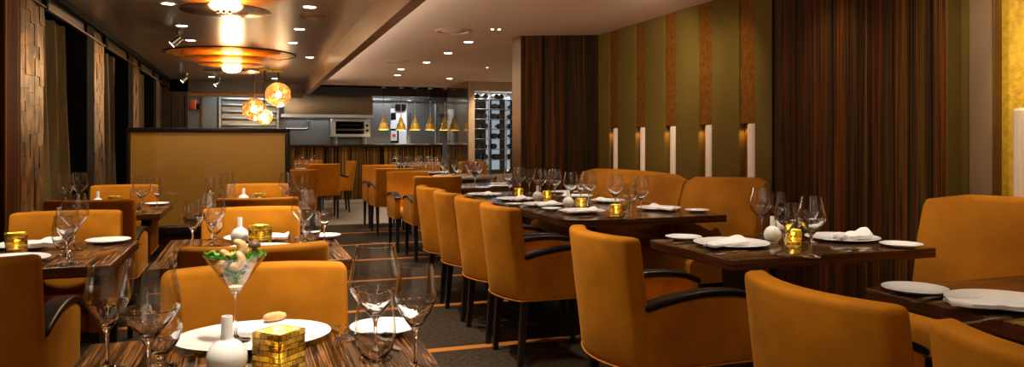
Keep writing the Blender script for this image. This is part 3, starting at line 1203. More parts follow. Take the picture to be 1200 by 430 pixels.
rr = random.Random(3)
for i in range(64):
    z = .142 + .060 * (i / 63)
    a = i * 2.4
    r_ = inside(z) * (.45 + .5 * rr.random())
    obj('lettuce_leaf', leaf((r_ * .62 * math.cos(a), r_ * .62 * math.sin(a), z + .003), .016 + .016 * (i / 63), a + rr.uniform(-.5, .5), rr.uniform(.7, 1.1), i), 'lettuce', sal, angle=70)
for i, (dx, dz) in enumerate(((-.062, .213), (.058, .213), (.05, .205), (-.048, .207))):
    obj('lettuce_leaf', leaf((dx * .62, -.012 * (i % 2), dz), .040, 0 if dx > 0 else PI, .5, 60 + i), 'lettuce', sal, angle=70)
for i, (dx, dy, z) in enumerate(((.012, -.034, .186), (.018, -.022, .172), (-.014, -.02, .168))):
    obj('dark_leaf', leaf((dx, dy, z), .024, i * 1.7, .4, 80 + i), 'radicchio', sal, angle=70)
obj('dressing', MB().lathe([(0, .1285), (.0102, .1295), (.0165, .139), (0, .139)], 20), 'dressing', sal)


def prawn(c, R_, r0, ang, tilt, seed):
    pts, rad = [], []
    for i in range(13):
        t = i / 12
        a = -2.3 + 4.0 * t
        x, z = R_ * math.cos(a), R_ * math.sin(a)
        y = .002 * math.sin(6 * t)
        z2 = z * math.cos(tilt) - y * math.sin(tilt)
        y2 = z * math.sin(tilt) + y * math.cos(tilt)
        pts.append((c[0] + x * math.cos(ang) - y2 * math.sin(ang), c[1] + x * math.sin(ang) + y2 * math.cos(ang), c[2] + z2))
        rad.append(r0 * (.35 + .75 * math.sin(PI * min(1, .15 + t * .85)) ** .6) * (1 + .05 * math.sin(30 * t)))
    return MB().tube(pts, rad, 12)


obj('prawn', prawn((-.002, -.014, .236), .019, .0125, .1, .15, 1), 'shrimp', sal, angle=70)
obj('prawn', prawn((-.034, -.016, .216), .015, .0105, .5, .3, 2), 'shrimp', sal, angle=70)
obj('prawn', prawn((.0, -.040, .212), .016, .0105, -.3, .25, 3), 'shrimp', sal, angle=70)
obj('prawn', prawn((.024, .014, .230), .016, .012, 2.0, .4, 4), 'shrimp', sal, angle=70)
obj('mushroom', MB().lathe([(0, .222), (.006, .222), (.0065, .235), (.015, .238), (.0165, .244), (.012, .252), (0, .256)], 18, (.046, .0, 0)), 'mushroom', sal, angle=70)
# bread roll on the platter's far rim
p = at_z(322, 373, .772)
tag(obj('bread_roll', blob((0, 0, .013), .018, (1.9, .85, .72), 9, .06), 'bread', loc=(p.x, p.y - .01, .7665), rz=.25, angle=80), 'small crusty bread roll on the far side of the large platter', 'bread')
# garnish of the next plate, at the lower edge
p = at_z(308, 436, .75)
hb = empty('herb_sprig', (p.x, p.y, .7505), 'green herb sprig in front of the nearest amber cube', 'herb')
for i in range(7):
    obj('herb_leaf', leaf(((i - 3) * .006, .004 * (i % 2), .012 + .002 * (i % 3)), .016, i * .9, .3, 100 + i), 'lettuce', hb, angle=70)
obj('herb_stalk', MB().tube([(-.02, 0, .002), (0, 0, .008), (.022, .004, .016)], .0015, 6), 'lettuce', hb)

# --- table behind the salad table
g = 'stemware on the second left table'
glass('W', 226, 294, 'slimmer glass of the pair left of the second white vase', g)
glass('B', 249, 289, 'bigger glass of the pair left of the second white vase', g)
glass('G', 252, 281, 'water goblet hidden behind the glass pair left of the second white vase', g)
glass('B', 356, 285, 'big wine glass at the right side of the second amber cube', g)
glass('G', 365, 291, 'water goblet before the big wine glass at the right of the second amber cube', g)
glass('W', 380, 287, 'slim wine glass at the right end of the table with the second amber cube', g)
plate(300, 281, .16, 'white plate behind the second amber cube', 'white plates on the second left table')
plate(305, 295, .17, 'white plate with a napkin just over the chair back behind the salad', 'white plates on the second left table')
napkin(322, 295, 12, 'white napkin folded on the plate just above the chair back behind the salad', 1)
napkin(322, 280, -5, 'small white napkin on the plate behind the second amber cube', 2, s=.6)
plate(381, 279, .082, 'small side plate right of the second amber cube by the slim wine glass', 'white plates on the second left table', 'side_plate')
vase(281, 287, 'white bud vase beside the second amber cube, behind the salad')
candle(305, 287, 'amber mosaic glass cube on the table behind the salad', 'tealight in the amber cube behind the salad', w=1.3)
cutlery('fork', 348, 281, 0, 'silver fork right of the second amber cube')
cutlery('knife', 237, 289, -12, 'silver knife left of the second white vase, outer one')
cutlery('knife', 243, 285, -16, 'silver knife left of the second white vase, inner one')

# --- table in front of the gold screen
g = 'stemware before the gold screen'
glass('W', 247, 243.5, 'slim wine glass left of the vase before the gold screen', g)
glass('B', 267, 241, 'big wine glass left of the vase before the gold screen', g)
glass('G', 269, 245, 'water goblet left of the vase before the gold screen', g)
glass('B', 336, 242, 'big wine glass at the right edge of the gold screen', g)
glass('G', 337, 246, 'water goblet at the right edge of the gold screen', g)
glass('W', 354, 241, 'slim wine glass right of the gold screen frame', g)
vase(285.5, 240.5, 'small white bud vase on the table before the gold screen')
candle(303.5, 241, 'small amber glass cube on the table before the gold screen', 'tealight in the amber cube before the gold screen', deg=20, w=.5)
plate(300, 238.2, .14, 'white plate on the far side of the table before the gold screen', 'white plates before the gold screen')
plate(300, 249, .16, 'white plate on the near side of the table before the gold screen', 'white plates before the gold screen')
napkin(319, 236.5, 10, 'white napkin on the far plate before the gold screen', 3, s=.7)
napkin(278, 247.5, -10, 'white napkin on the near plate before the gold screen', 0, s=.8)

# --- left window table
g = 'stemware on the left window table'
glass('B', 87, 293, 'big wine glass on the table with the lit amber cube at the left edge', g)
glass('W', 79, 309, 'slim glass nearest us on the table with the lit amber cube', g)
glass('G', 74, 301, 'water goblet beside the slim glass on the table with the lit amber cube', g)
plate(12, 307, .15, 'white plate nearer us at the left edge, before the lit amber cube', 'white plates on the left window table')
plate(27, 290, .14, 'white plate behind the lit amber cube at the left edge', 'white plates on the left window table')
napkin(49, 289, 8, 'white napkin peaked on the plate behind the lit amber cube', 2, zs=1.8, s=1.1)
plate(127, 284.5, .105, 'side plate at the right end of the left window table', 'white plates on the left window table', 'side_plate')
candle(19, 298, 'lit amber mosaic glass cube at the left edge', 'burning tealight in the amber cube at the left edge', deg=20, w=.6)
cutlery('fork', 98, 288, 0, 'silver fork left of the side plate on the left window table, outer one')
cutlery('fork', 106, 288, 0, 'silver fork left of the side plate on the left window table, inner one')
cutlery('knife', 58, 311, -30, 'silver knife before the near left plate, outer one')
cutlery('knife', 66, 311, -30, 'silver knife before the near left plate, inner one')
cutlery('spoon', 118, 292, -60, 'silver butter spreader before the side plate of the left window table')

# --- table between curtains and screen
g = 'stemware between curtains and screen'
glass('B', 77, 246, 'faint wine glass against the olive curtain, left of a pair', g)
glass('B', 93, 242, 'faint wine glass against the olive curtain, right of a pair', g)
glass('B', 166, 248.5, 'wine glass left of two at the corner of the table by the gold screen', g)
glass('W', 184, 245, 'wine glass right of two at the corner of the table by the gold screen', g)
glass('G', 160, 252, 'water goblet at the corner of the table between curtains and gold screen', g)
candle(134, 245, 'amber glass cube on the table between curtains and gold screen', 'tealight in the amber cube between curtains and gold screen', deg=15, w=.5)
vase(114.5, 245.5, 'white bud vase left of the amber cube between curtains and screen')
plate(184, 240.5, .09, 'small plate at the far corner of the table by the gold screen', 'white plates between curtains and screen', 'side_plate')
plate(122, 243.3, .13, 'plate behind the amber cube between curtains and screen', 'white plates between curtains and screen')
napkin(146, 239.5, 0, 'white napkin right of the amber cube between curtains and screen', 3, s=.7)

# --- right edge table
plate(1178, 358, .17, 'large white plate on the table cut off by the right edge', 'white plates on the right edge table')
napkin(1168, 359, -30, 'white napkin with a curled corner on the plate at the right edge', 1, s=1.25)
plate(1072, 342.8, .105, 'white side plate at the corner of the table cut off by the right edge', 'white plates on the right edge table', 'side_plate')
cutlery('fork', 1064, 357, -78, 'silver fork by the side plate on the right edge table, nearer one')
cutlery('fork', 1072, 355, -76, 'silver fork by the side plate on the right edge table, farther one')
cutlery('knife', 1122, 381, -88, 'silver knife in front of the large plate at the right edge')

# --- square corner table
g = 'stemware on the corner table'
glass('B', 892, 278, 'wine glass left of the white vase on the square-cornered table', g)
glass('W', 911, 275.5, 'slim wine glass directly behind the white vase on the square-cornered table', g)
glass('W', 920, 299, 'slim glass in front of the round votive on the square-cornered table', g)
glass('G', 930, 278, 'water goblet behind the round votive on the square-cornered table', g)
glass('B', 951, 301, 'big wine glass right of the round votive on the square-cornered table', g)
glass('W', 949, 284, 'slim wine glass seen through the big one right of the round votive', g)
vase(905.5, 285, 'white bud vase left of the round votive on the square-cornered table')
candle(929, 289, 'round amber glass votive on the square-cornered table', 'tealight in the round votive on the square-cornered table', 'votive', w=.14)
g = 'white plates on the corner table'
plate(857, 287.5, .185, 'white plate left of the glasses on the square-cornered table', g)
napkin(848, 286.5, 25, 'white napkin on the plate left of the glasses, square-cornered table', 0, s=1.2)
plate(801, 280.8, .095, 'small side plate at the left corner of the square-cornered table', g, 'side_plate')
plate(987, 281, .185, 'white plate right of the glasses on the square-cornered table', g)
napkin(996, 280, 10, 'white napkin standing on the plate right of the glasses', 2, zs=1.6)
plate(1056, 289.5, .098, 'small side plate at the right end of the square-cornered table', g, 'side_plate')
cutlery('knife', 838, 299, -75, 'silver knife in front of the left plate on the square-cornered table')
cutlery('fork', 790, 286, -85, 'silver fork beside the left side plate on the square-cornered table')
cutlery('fork', 1010, 291, 95, 'silver fork before the right plate on the square-cornered table')
cutlery('knife', 962, 299, -83, 'silver knife lying along the front edge of the square-cornered table')
cutlery('knife', 1032, 293, 100, 'silver knife by the right side plate on the square-cornered table')

# --- long table
g = 'stemware on the long table'
LT = [('B', 721, 247, 'left glass of the front trio on the long table, behind the tall amber votive'),
      ('W', 739, 257, 'short middle glass of the front trio on the long table'),
      ('B', 751, 251, 'right glass of the front trio on the long table'),
      ('G', 733, 252, 'water goblet inside the front trio on the long table'),
      ('B', 669, 241, 'left wine glass of the second cluster on the long table'),
      ('B', 690, 241, 'right wine glass of the second cluster on the long table'),
      ('W', 681, 238, 'slim wine glass inside the second cluster on the long table'),
      ('B', 633, 233, 'left wine glass of the third cluster on the long table'),
      ('B', 650, 234, 'right wine glass of the third cluster on the long table'),
      ('W', 643, 228, 'slim wine glass inside the third cluster on the long table'),
      ('B', 597, 229, 'left wine glass of the farthest cluster on the long table'),
      ('B', 609, 228, 'middle wine glass of the farthest cluster on the long table'),
      ('W', 620, 227, 'right wine glass of the farthest cluster on the long table')]
for kk, px, py, lb in LT:
    glass(kk, px, py, lb, g)
candle(722, 254, 'amber glass votive in the front trio of glasses on the long table', 'tealight in the front votive on the long table', 'votive', w=.14)
candle(681, 245.5, 'amber glass votive in the second cluster on the long table', 'tealight in the second votive on the long table', 'votive', w=.14)
candle(641, 235, 'amber glass votive in the third cluster on the long table', 'tealight in the third votive on the long table', 'votive', w=.14)
candle(608, 231.5, 'amber glass votive in the farthest cluster on the long table', 'tealight in the farthest votive on the long table', 'votive', w=.12)
vase(666, 243.8, 'white bud vase in the second cluster on the long table')
vase(630, 236.5, 'white bud vase in the third cluster on the long table')
g = 'white plates on the long table'
for px, py, r, lb in [(682, 249, .17, 'nearest white plate on the aisle side of the long table'), (636, 241, .17, 'second white plate on the aisle side of the long table'),
                      (604, 234.5, .17, 'third white plate on the aisle side of the long table'), (568, 229, .17, 'farthest white plate on the aisle side of the long table'),
                      (772, 245.5, .17, 'nearest white plate on the banquette side of the long table'), (712, 236.5, .15, 'second white plate on the banquette side of the long table'),
                      (676, 231, .15, 'third white plate on the banquette side of the long table'), (661, 226.3, .14, 'farthest white plate on the banquette side of the long table')]:
    plate(px, py, r, lb, g)
for i, (px, py, lb) in enumerate([(680, 248.5, 'napkin on the nearest aisle-side plate of the long table'), (638, 240.5, 'napkin on the second aisle-side plate of the long table'),
                                  (606, 234.2, 'napkin on the third aisle-side plate of the long table'), (571, 228.6, 'napkin on the farthest aisle-side plate of the long table'),
                                  (778, 245, 'napkin on the nearest banquette-side plate of the long table'), (714, 236, 'napkin on the second banquette-side plate of the long table'),
                                  (677, 230.5, 'napkin on the third banquette-side plate of the long table')]):
    napkin(px, py, 15 + i * 20, 'white ' + lb, i, s=1.1)
plate(817, 248.5, .09, 'small side plate at the right corner of the long table', g, 'side_plate')
plate(646, 246.5, .075, 'small side plate left of the nearest aisle-side plate on the long table', g, 'side_plate')
plate(602, 241, .07, 'small side plate left of the second aisle-side plate on the long table', g, 'side_plate')
cutlery('knife', 666, 256, -80, 'silver knife in front of the nearest aisle-side plate, long table')
cutlery('knife', 700, 256, -80, 'silver knife right of the nearest aisle-side plate, long table')
cutlery('knife', 620, 244, -80, 'silver knife in front of the second aisle-side plate, long table')
cutlery('fork', 640, 251, -85, 'silver fork by the rounded corner of the long table')

# --- distant tables
g = 'stemware on the distant tables'
plate(587, 216.5, .14, 'white plate on the distant table past the long table, farther one', 'white plates on the distant table')
plate(586, 219, .14, 'white plate on the distant table past the long table, nearer one', 'white plates on the distant table')
glass('B', 0, 0, 'wine glass on the distant table past the long table', g, y=8.5).location = (2.45, 8.38, .7503)
kx = [(x, y) for y in (12.15, 12.4, 12.62) for x in (2.22, 2.34, 2.46, 2.58, 2.70, 2.82, 2.94)]
pos = ['left end', 'second from left', 'third from left', 'centre', 'third from right', 'second from right', 'right end']
for i, (x, y) in enumerate(kx):
    o = glass('W' if i % 3 else 'B', 0, 0, 'wine glass at the %s of the %s row on the crowded distant table' % (pos[i % 7], ('front', 'middle', 'back')[i // 7]), 'wine glasses on the crowded table', y=y)
    o.location = (x + .003 * math.sin(i * 2.3), y, .7503)
kx = [(-.34, -.05), (-.26, .08), (-.17, -.06), (-.08, .1), (.04, -.05), (.12, .09), (.2, -.05), (.28, .1), (.36, -.04), (.0, .22)]
for i, (dx, dy) in enumerate(kx):
    o = glass('WG'[i % 2], 0, 0, 'stacked-up clear glass on the stone-topped sideboard', 'glasses on the sideboard', y=11)
    o.location = (3.04 + dx, 11.0 + dy, .7503)
    o['label'] = ('wine glass' if i % 2 == 0 else 'water goblet') + ' on the pale stone sideboard, one of the clear glasses there'
for i, (px, y) in enumerate([(346, 13.3), (351, 13.5), (359, 13.25), (365, 13.45), (371, 13.3)]):
    glass('B' if i % 2 else 'W', px, 0, '%s of the five wine glasses on the distant table by the sideways chair' % ['leftmost', 'second from left', 'middle', 'second from right', 'rightmost'][i], 'wine glasses by the sideways chair', y=y)
plate(352, 198.5, .11, 'white plate on the distant table by the sideways chair', 'white plates on the distant table')

# ------------------------------------------------------------------ kitchen
KY = 15.7
bar = empty('kitchen_counter', (0, 0, 0), 'long bar counter with gold and black striped front and black top before the open kitchen', 'counter')
obj('striped_front', MB().box(-.85, 3.86, KY, KY + .5, .06, 1.14), 'bar_front', bar)
obj('counter_top', MB().rbox(-.855, 3.86, KY - .06, KY + .50, 1.141, 1.20, .008), 'black_stone', bar)
o = obj('kick_plate', MB().box(-.85, 3.86, KY - .012, KY + .4, 0, .058), 'white_panel', bar)
o['label'] = 'pale kick plate'
# hood
a, b_ = at_y(330, 109, 16.3), at_y(437, 136, 16.3)
hd = empty('extractor_hood', ((a.x + b_.x) / 2, 16.7, 0), 'wide stainless extractor hood above the open kitchen', 'hood')
hw = (b_.x - a.x) / 2
obj('hood_canopy', MB().rbox(-hw + .05, hw, -.4, .6, 1.83, 2.30, .01), 'hood_steel', hd)
obj('lower_rim', MB().box(-hw - .01, hw + .01, -.41, .6, 1.765, 1.829), 'bright_steel', hd)
# salamander
a, b_ = at_y(389, 137, 16.9), at_y(434, 160, 16.9)
sm_ = empty('salamander_grill', ((a.x + b_.x) / 2, 16.9, 0), 'stainless salamander grill on the kitchen wall below the hood', 'grill')
hw = (b_.x - a.x) / 2
mb = MB().box(-hw, hw, .0, .5, 1.70, 1.76).box(-hw, hw, 0, .5, 1.36, 1.42).box(-hw, -hw + .08, 0, .5, 1.42, 1.70).box(hw - .14, hw, 0, .5, 1.42, 1.70).box(-hw, hw, .42, .5, 1.42, 1.70)
obj('casing', mb, 'bright_steel', sm_)
obj('oven_cavity', MB().box(-hw + .082, hw - .142, .405, .418, 1.422, 1.698), 'black', sm_)
mb = MB().box(-hw + .1, hw - .16, .04, .4, 1.50, 1.512)
for i in range(16):
    x = -hw + .11 + (2 * hw - .28) * i / 15
    mb.tube([(x, .04, 1.518), (x, .4, 1.518)], .006, 6)
mb.tube([(-hw + .1, -.06, 1.52), (hw - .16, -.06, 1.52)], .014, 8)
obj('grill_rack', mb, 'bright_steel', sm_)
obj('heating_element', MB().tube([(-hw + .15, .2, 1.62), (hw - .2, .2, 1.62)], .012, 8), 'copper_plain', sm_)
for z in (1.50, 1.61):
    o = obj('control_knob', MB().lathe([(0, 0), (.028, 0), (.024, .03), (0, .032)], 16), 'black', sm_, loc=(hw - .07, -.002, z))
    o.rotation_euler = (PI / 2, 0, 0)
mb = MB().tube([(-hw + .1, .1, 0), (-hw + .1, .1, 1.36)], .03, 10).tube([(hw - .1, .1, 0), (hw - .1, .1, 1.36)], .03, 10).tube([(-hw + .1, .4, 0), (-hw + .1, .4, 1.36)], .03, 10).tube([(hw - .1, .4, 0), (hw - .1, .4, 1.36)], .03, 10)
obj('stand', mb, 'steel', sm_)
# steel back splash behind hood, shelf rail
struct('wall_splash', MB().box(.55, 3.05, 17.42, 17.5, 0, 2.25), 'kitchen_wall')
a = at_y(362, 150, 17.0)
mb = MB().tube([(.72, 17.25, 1.52), (.72, 17.0, 1.52), (a.x - .05, 17.0, 1.52), (a.x, 17.0, 1.56), (a.x, 17.0, 1.70), (a.x, 17.42, 1.70)], .028, 10).tube([(.7, 17.0, 1.52), (.7, 17.42, 1.52)], .02, 8)
tag(obj('pot_rail', mb, 'steel'), 'bent stainless rail on the kitchen wall left of the salamander grill', 'rail')
# pass: white service door with panels, steel posts
a, b_ = at_y(452, 122, 18.0), at_y(478, 168, 18.0)
dr = struct('door_1', MB().rbox(a.x, b_.x, 18.0, 18.06, 0, 2.05, .006), 'white_panel')
q = at_y(461, 136, 17.99)
obj('wall_switch', MB().rbox(q.x - .06, q.x + .06, 17.97, 17.999, q.z - .08, q.z + .08, .008), 'black', dr)
q = at_y(461.5, 159, 17.99)
f_ = obj('notice_frame', MB().rbox(q.x - .12, q.x + .12, 17.975, 17.999, q.z - .17, q.z + .17, .006), 'black', dr)
obj('notice_panel', MB().box(q.x - .075, q.x + .075, 17.968, 17.974, q.z - .12, q.z + .12), 'white_panel', f_)
obj('red_button', MB().box(q.x - .04, q.x + .04, 17.96, 17.967, q.z - .03, q.z + .04), 'red', f_)
q = at_y(465, 125, 17.9)
tag(obj('door_closer', MB().rbox(q.x - .02, q.x + .22, 17.90, 17.999, q.z - .09, q.z + .06, .01), 'black'), 'dark box above the white kitchen door', 'door closer')
for px, nm in ((479, 'bright steel upright right of the white kitchen door'), (512, 'slim steel upright behind the heat lamps near the wine cabinet')):
    q = at_y(px, 150, 17.2)
    tag(obj('steel_post', MB().rbox(q.x - .045, q.x + .045, 17.15, 17.24, 0, 2.2, .006), 'steel'), nm, 'post', 'steel uprights in the kitchen')
a, b_ = at_y(437, 115, 16.4), at_y(541, 118, 16.4)
tag(obj('pass_shelf', MB().rbox(a.x, b_.x, 16.3, 16.6, 2.10, 2.15, .006), 'steel'), 'long steel shelf over the kitchen pass', 'shelf')
a, b_ = at_y(514, 141, 17.6), at_y(534, 143, 17.6)
tag(obj('wall_shelf', MB().rbox(a.x, b_.x, 17.5, 18.18, 1.66, 1.70, .006), 'steel'), 'short steel wall shelf at the right end of the kitchen', 'shelf')
a, b_ = at_y(513, 120, 17.9), at_y(534, 130, 17.9)
cu = empty('wall_cabinet', ((a.x + b_.x) / 2, 18.0, 0), 'steel wall cabinet at the right end of the kitchen', 'cabinet')
hw = (b_.x - a.x) / 2
obj('cabinet_body', MB().rbox(-hw, hw, -.1, .19, 1.92, 2.20, .008), 'steel', cu)
obj('cabinet_door', MB().rbox(-hw + .02, hw - .02, -.12, -.101, 1.94, 2.18, .006), 'hood_steel', cu)
# heat lamps
hl = ['leftmost brass heat lamp, over the left edge of the white kitchen door', 'brass heat lamp hanging in front of the white kitchen door',
      'third brass heat lamp from the left', 'fourth brass heat lamp from the left', 'rightmost brass heat lamp, next to the wine cabinet']
for px, lb in zip((451, 471.5, 488, 506, 523.5), hl):
    q = at_y(px, 153, 15.6)
    h_ = empty('heat_lamp', (q.x, 15.75, 1.50), lb, 'lamp', 'brass heat lamps over the pass')
    obj('lamp_shade', MB().lathe([(.115, 0), (.118, .012), (.100, .02), (.094, .05), (.080, .12), (.066, .15), (.05, .16), (.05, .20), (.036, .205), (.034, .25), (.014, .272), (0, .272), (0, .266), (.012, .266), (.030, .246), (.032, .20), (.045, .19), (.045, .158), (.06, .146), (.074, .118), (.088, .05), (.094, .018), (.108, .006), (.108, 0), (.115, 0)], 28), 'gold_plain', h_)
    o = obj('bulb', MB().lathe([(0, .004), (.05, .008), (.07, .04), (.05, .10), (.02, .14), (0, .14)], 16), 'bulb', h_)
    obj('rod', MB().tube([(0, 0, .272), (0, 0, .62)], .009, 8), 'steel', h_)
    obj('cord', MB().tube([(0, 0, .62), (0, 0, .885)], .005, 6), 'black', h_)
    obj('ceiling_rose', MB().lathe([(0, .876), (.05, .876), (.05, .8995), (0, .8995)], 18), 'white_panel', h_)
struct('trim_soffit', MB().box(.95, 4.05, 15.55, 16.05, 2.40, 2.44), 'dark_wood')
# left kitchen bay: steel shelving, red box
a, b_ = at_y(226, 110, 16.6), at_y(330, 150, 16.6)
sh = empty('shelving_unit', (0, 16.7, 0), 'bluish stainless shelving seen over the gold screen', 'shelf')
for i, z in enumerate((1.45, 1.58, 1.72, 1.86, 2.0, 2.12)):
    obj('shelf_board', MB().rbox(-.60, .50, -.1, .45, z, z + .035, .006), 'steel', sh)
obj('back_panel', MB().box(-.60, .50, .46, .48, 1.2, 2.2), 'steel', sh)
for x in (-.62, .52):
    obj('upright', MB().box(x - .02, x + .02, -.1, .48, 0, 2.2), 'steel', sh)
q0 = at_y(222, 110, 15.9)
struct('wall_bay', MB().box(-1.30, -1.22, 15.12, 16.3, 0, 2.2), 'kitchen_wall')
struct('trim_bay', MB().box(-1.11, .94, 15.12, 15.2, 2.10, 2.17), 'bronze_trim')
q = at_y(236, 140, 15.4)
tag(obj('copper_post', MB().rbox(q.x - .028, q.x + .028, 15.3, 15.36, 0, 2.1, .006), 'bronze_trim'), 'slim bronze post at the left of the kitchen shelving', 'post')
q = at_y(225.5, 122, 16.2)
rb = empty('hose_box', (q.x, 16.2, q.z), 'small red box on the left kitchen wall above the screen', 'box')
obj('box_body', MB().rbox(-.065, .065, 0, .1, -.11, .09, .012), 'red', rb)
obj('box_cover', MB().rbox(-.055, .055, -.012, -.001, -.09, .07, .005), 'red', rb)
struct('wall_kitchen_left', MB().box(-1.22, -.67, 16.3, 16.38, 0, 2.4), 'kitchen_wall')
q = at_y(234, 123, 16.25)
tag(obj('dark_box', MB().rbox(q.x - .05, q.x + .05, 16.2, 16.3, q.z - .09, q.z + .03, .01), 'black'), 'small dark box right of the red box on the kitchen wall', 'box')

# ------------------------------------------------------------------ wine cabinet
wc = empty('wine_cabinet', (4.42, 13.7, 0), 'tall oak framed wine cabinet with steel shelves full of bottles, right of the kitchen', 'cabinet')
x0, x1 = -.54, .75
obj('frame', MB().box(x0, x0 + .12, 0, .62, 0, CEIL - .002).box(x1 - .1, x1, 0, .62, 0, CEIL - .002).box(x0 + .12, x1 - .1, 0, .62, 2.22, CEIL - .002).box(x0 + .12, x1 - .1, 0, .62, 0, .62), 'cabinet_wood', wc)
obj('side_panel', MB().box(x0 - .012, x0 - .001, .02, 1.6, 0, CEIL - .002), 'bronze_mirror', wc)
obj('back_panel', MB().box(x0 + .12, x1 - .1, .58, .60, .62, 2.22), 'kitchen_wall', wc)
mb = MB()
for i, x in enumerate((-.36, -.02, .1, .38)):
    mb.box(x, x + (.10, .05, .16, .1)[i], .565, .579, .7, 2.15)
o = obj('backlight_strip', mb, 'backlight', wc)
sz = [.90, 1.10, 1.30, 1.49, 1.68, 1.87, 2.06]
for z in sz:
    obj('shelf', MB().rbox(x0 + .121, x1 - .101, .03, .56, z, z + .014, .004), 'steel', wc)
for x in (-.12, .22, .5):
    obj('shelf_post', MB().tube([(x, .03, .62), (x, .03, 2.22)], .011, 8), 'steel', wc)


def p_bottle():
    return MB().lathe([(0, 0), (.036, 0), (.039, .004), (.039, .19), (.030, .23), (.015, .26), (.0145, .31), (.017, .312), (.017, .325), (0, .326)], 18)


rn = ['lowest', 'second', 'third', 'fourth', 'fifth', 'sixth', 'top']
cnt = ['first', 'second', 'third', 'fourth', 'fifth']
bx = [-.34, -.2, .02, .14, .38]
for i, z in enumerate(sz):
    for j, x in enumerate(bx):
        if (i * 5 + j * 3) % 7 == 0:
            continue
        o = obj('wine_bottle', cached('bottle', p_bottle, 'bottle'), 'bottle', loc=(4.42 + x + .025 * math.sin(i * 2.1 + j), 13.77, z + .0655))
        o.rotation_euler = (-PI / 2, 0, 0)
        o.scale = (1.3, 1.3, 1.15)
        tag(o, 'dark wine bottle lying %s from the left on the %s shelf of the wine cabinet' % (cnt[j], rn[i]), 'bottle', 'wine bottles in the cabinet')

# ------------------------------------------------------------------ ceiling fixtures
def dish_chandelier(x, y, s, label):
    c = empty('dish_chandelier', (x, y, CEIL), label, 'ceiling lamp', 'gold dish chandeliers')
    def dish(r, z, t, depth):
        pr = []
        for i in range(9):
            u = i / 8
            pr.append((r * u, z - depth * (1 - u * u)))
        pr += [(r, z + t)]
        for i in range(8, -1, -1):
            u = i / 8
            pr.append((r * .985 * u, z + t - depth * (1 - u * u) * .96))
        return MB().lathe(pr, 56)
    obj('upper_dish', dish(.81 * s, -.006, .005, -.004), 'gold_plain', c)
    obj('edge_ring', MB().lathe([(.80 * s, -.014), (.822 * s, -.010), (.822 * s, -.001), (.80 * s, -.001), (.80 * s, -.014)], 64), 'bronze_trim', c)
    obj('middle_dish', dish(.62 * s, -.085, .006, .012), 'gold_plain', c)
    obj('lower_dish', dish(.41 * s, -.150, .006, .012), 'gold_plain', c)
    o = obj('bottom_disc', dish(.37 * s, -.235, .006, .015), 'copper_plain', c)
    for k_ in range(3):
        a2 = 1.2 + k_ * .5
        obj('screw', MB().lathe([(0, -.012), (.012, -.012), (.012, 0), (0, 0)], 10, (.1 * math.cos(-a2) * s, .1 * math.sin(-a2) * s, -.249)), 'screw', o)
    obj('stem', MB().tube([(0, 0, -.002), (0, 0, -.235)], .02, 10), 'gold_plain', c)
    for z in (-.045, -.115, -.185):
        obj('lamp_ring', MB().lathe([(.03 * s, z - .010), (.12 * s, z - .010), (.12 * s, z + .010), (.03 * s, z + .010), (.03 * s, z - .010)], 28), 'lamp_strip', c)
    return c


dish_chandelier(-.17, 5.55, .80, 'nearer gold dish chandelier, cut off by the top edge of the photo')
dish_chandelier(-.243, 10.4, .98, 'farther gold dish chandelier of stacked discs over the gold screen')

# melted globe pendants
can = at_z(318, 88, CEIL)
gl = [(326, 111, 14.5, 'right and highest copper glass globe pendant'), (297.5, 128, 13.2, 'left darker copper glass globe pendant'), (310, 137, 9.2, 'smallest and brightest globe pendant, lowest of the three')]
for i, (px, py, rp, lb) in enumerate(gl):
    y = 12.6 + (0, .25, -.25)[i]
    q = at_y(px, py, y)
    d = q.x * SN + q.y * CS
    r_ = rp * d / F
    pn = empty('globe_pendant', (q.x, y, q.z), lb + ' over the gold screen', 'pendant lamp', 'globe pendants over the gold screen')
    prof = []
    for j in range(25):
        a2 = PI * j / 24
        prof.append((r_ * math.sin(a2) * (1 + .03 * math.sin(a2 * 7)), -r_ * math.cos(a2)))
    prof[0] = (0, -r_)
    prof[-1] = (0, r_)
    obj('globe', MB().lathe(prof, 40), 'globe', pn, angle=80)
    obj('bulb', MB().lathe([(0, -.05), (.03, -.04), (.045, 0), (.03, .04), (0, .05)], 16), 'bulb', pn)
    obj('cord', MB().tube([(0, 0, r_), (0, 0, CEIL - q.z - .03)], .012, 8), 'bronze_trim', pn)
    obj('ceiling_rose', MB().lathe([(0, CEIL - q.z - .03), (.09, CEIL - q.z - .03), (.09, CEIL - q.z - .001), (0, CEIL - q.z - .001)], 20), 'gold_plain', pn)


def spot(loc, watts, angle=70, blend=.6, col=(1, .88, .71), r=.04, name='downlight_beam', tgt=None):
    l = bpy.data.lights.new(name, 'SPOT')
    l.energy = watts
    l.color = col
    l.spot_size = math.radians(angle)
    l.spot_blend = blend
    l.shadow_soft_size = r
    o = bpy.data.objects.new(name, l)
    COL.objects.link(o)
    o.location = loc
    if tgt:
        o.rotation_euler = (Vector(tgt) - Vector(loc)).to_track_quat('-Z', 'Y').to_euler()
    return o


def downlight(px, py, label, w=25, r=.055):
    q = at_z(px, py, CEIL)
    d_ = empty('downlight', (q.x, q.y, CEIL), label, 'downlight', 'recessed ceiling downlights')
    obj('trim_ring', cached('trim_ring', lambda: MB().lathe([(.05, -.004), (.066, -.005), (.07, 0), (.05, 0), (.05, -.004)], 28), 'white_panel'), 'white_panel', d_)
    obj('lens', cached('lens', lambda: MB().lathe([(0, -.003), (.049, -.003), (.049, -.001), (0, -.001)], 24), 'lens'), 'lens', d_)
    if w:
        spot((q.x, q.y, CEIL - .02), w, 95, .7)


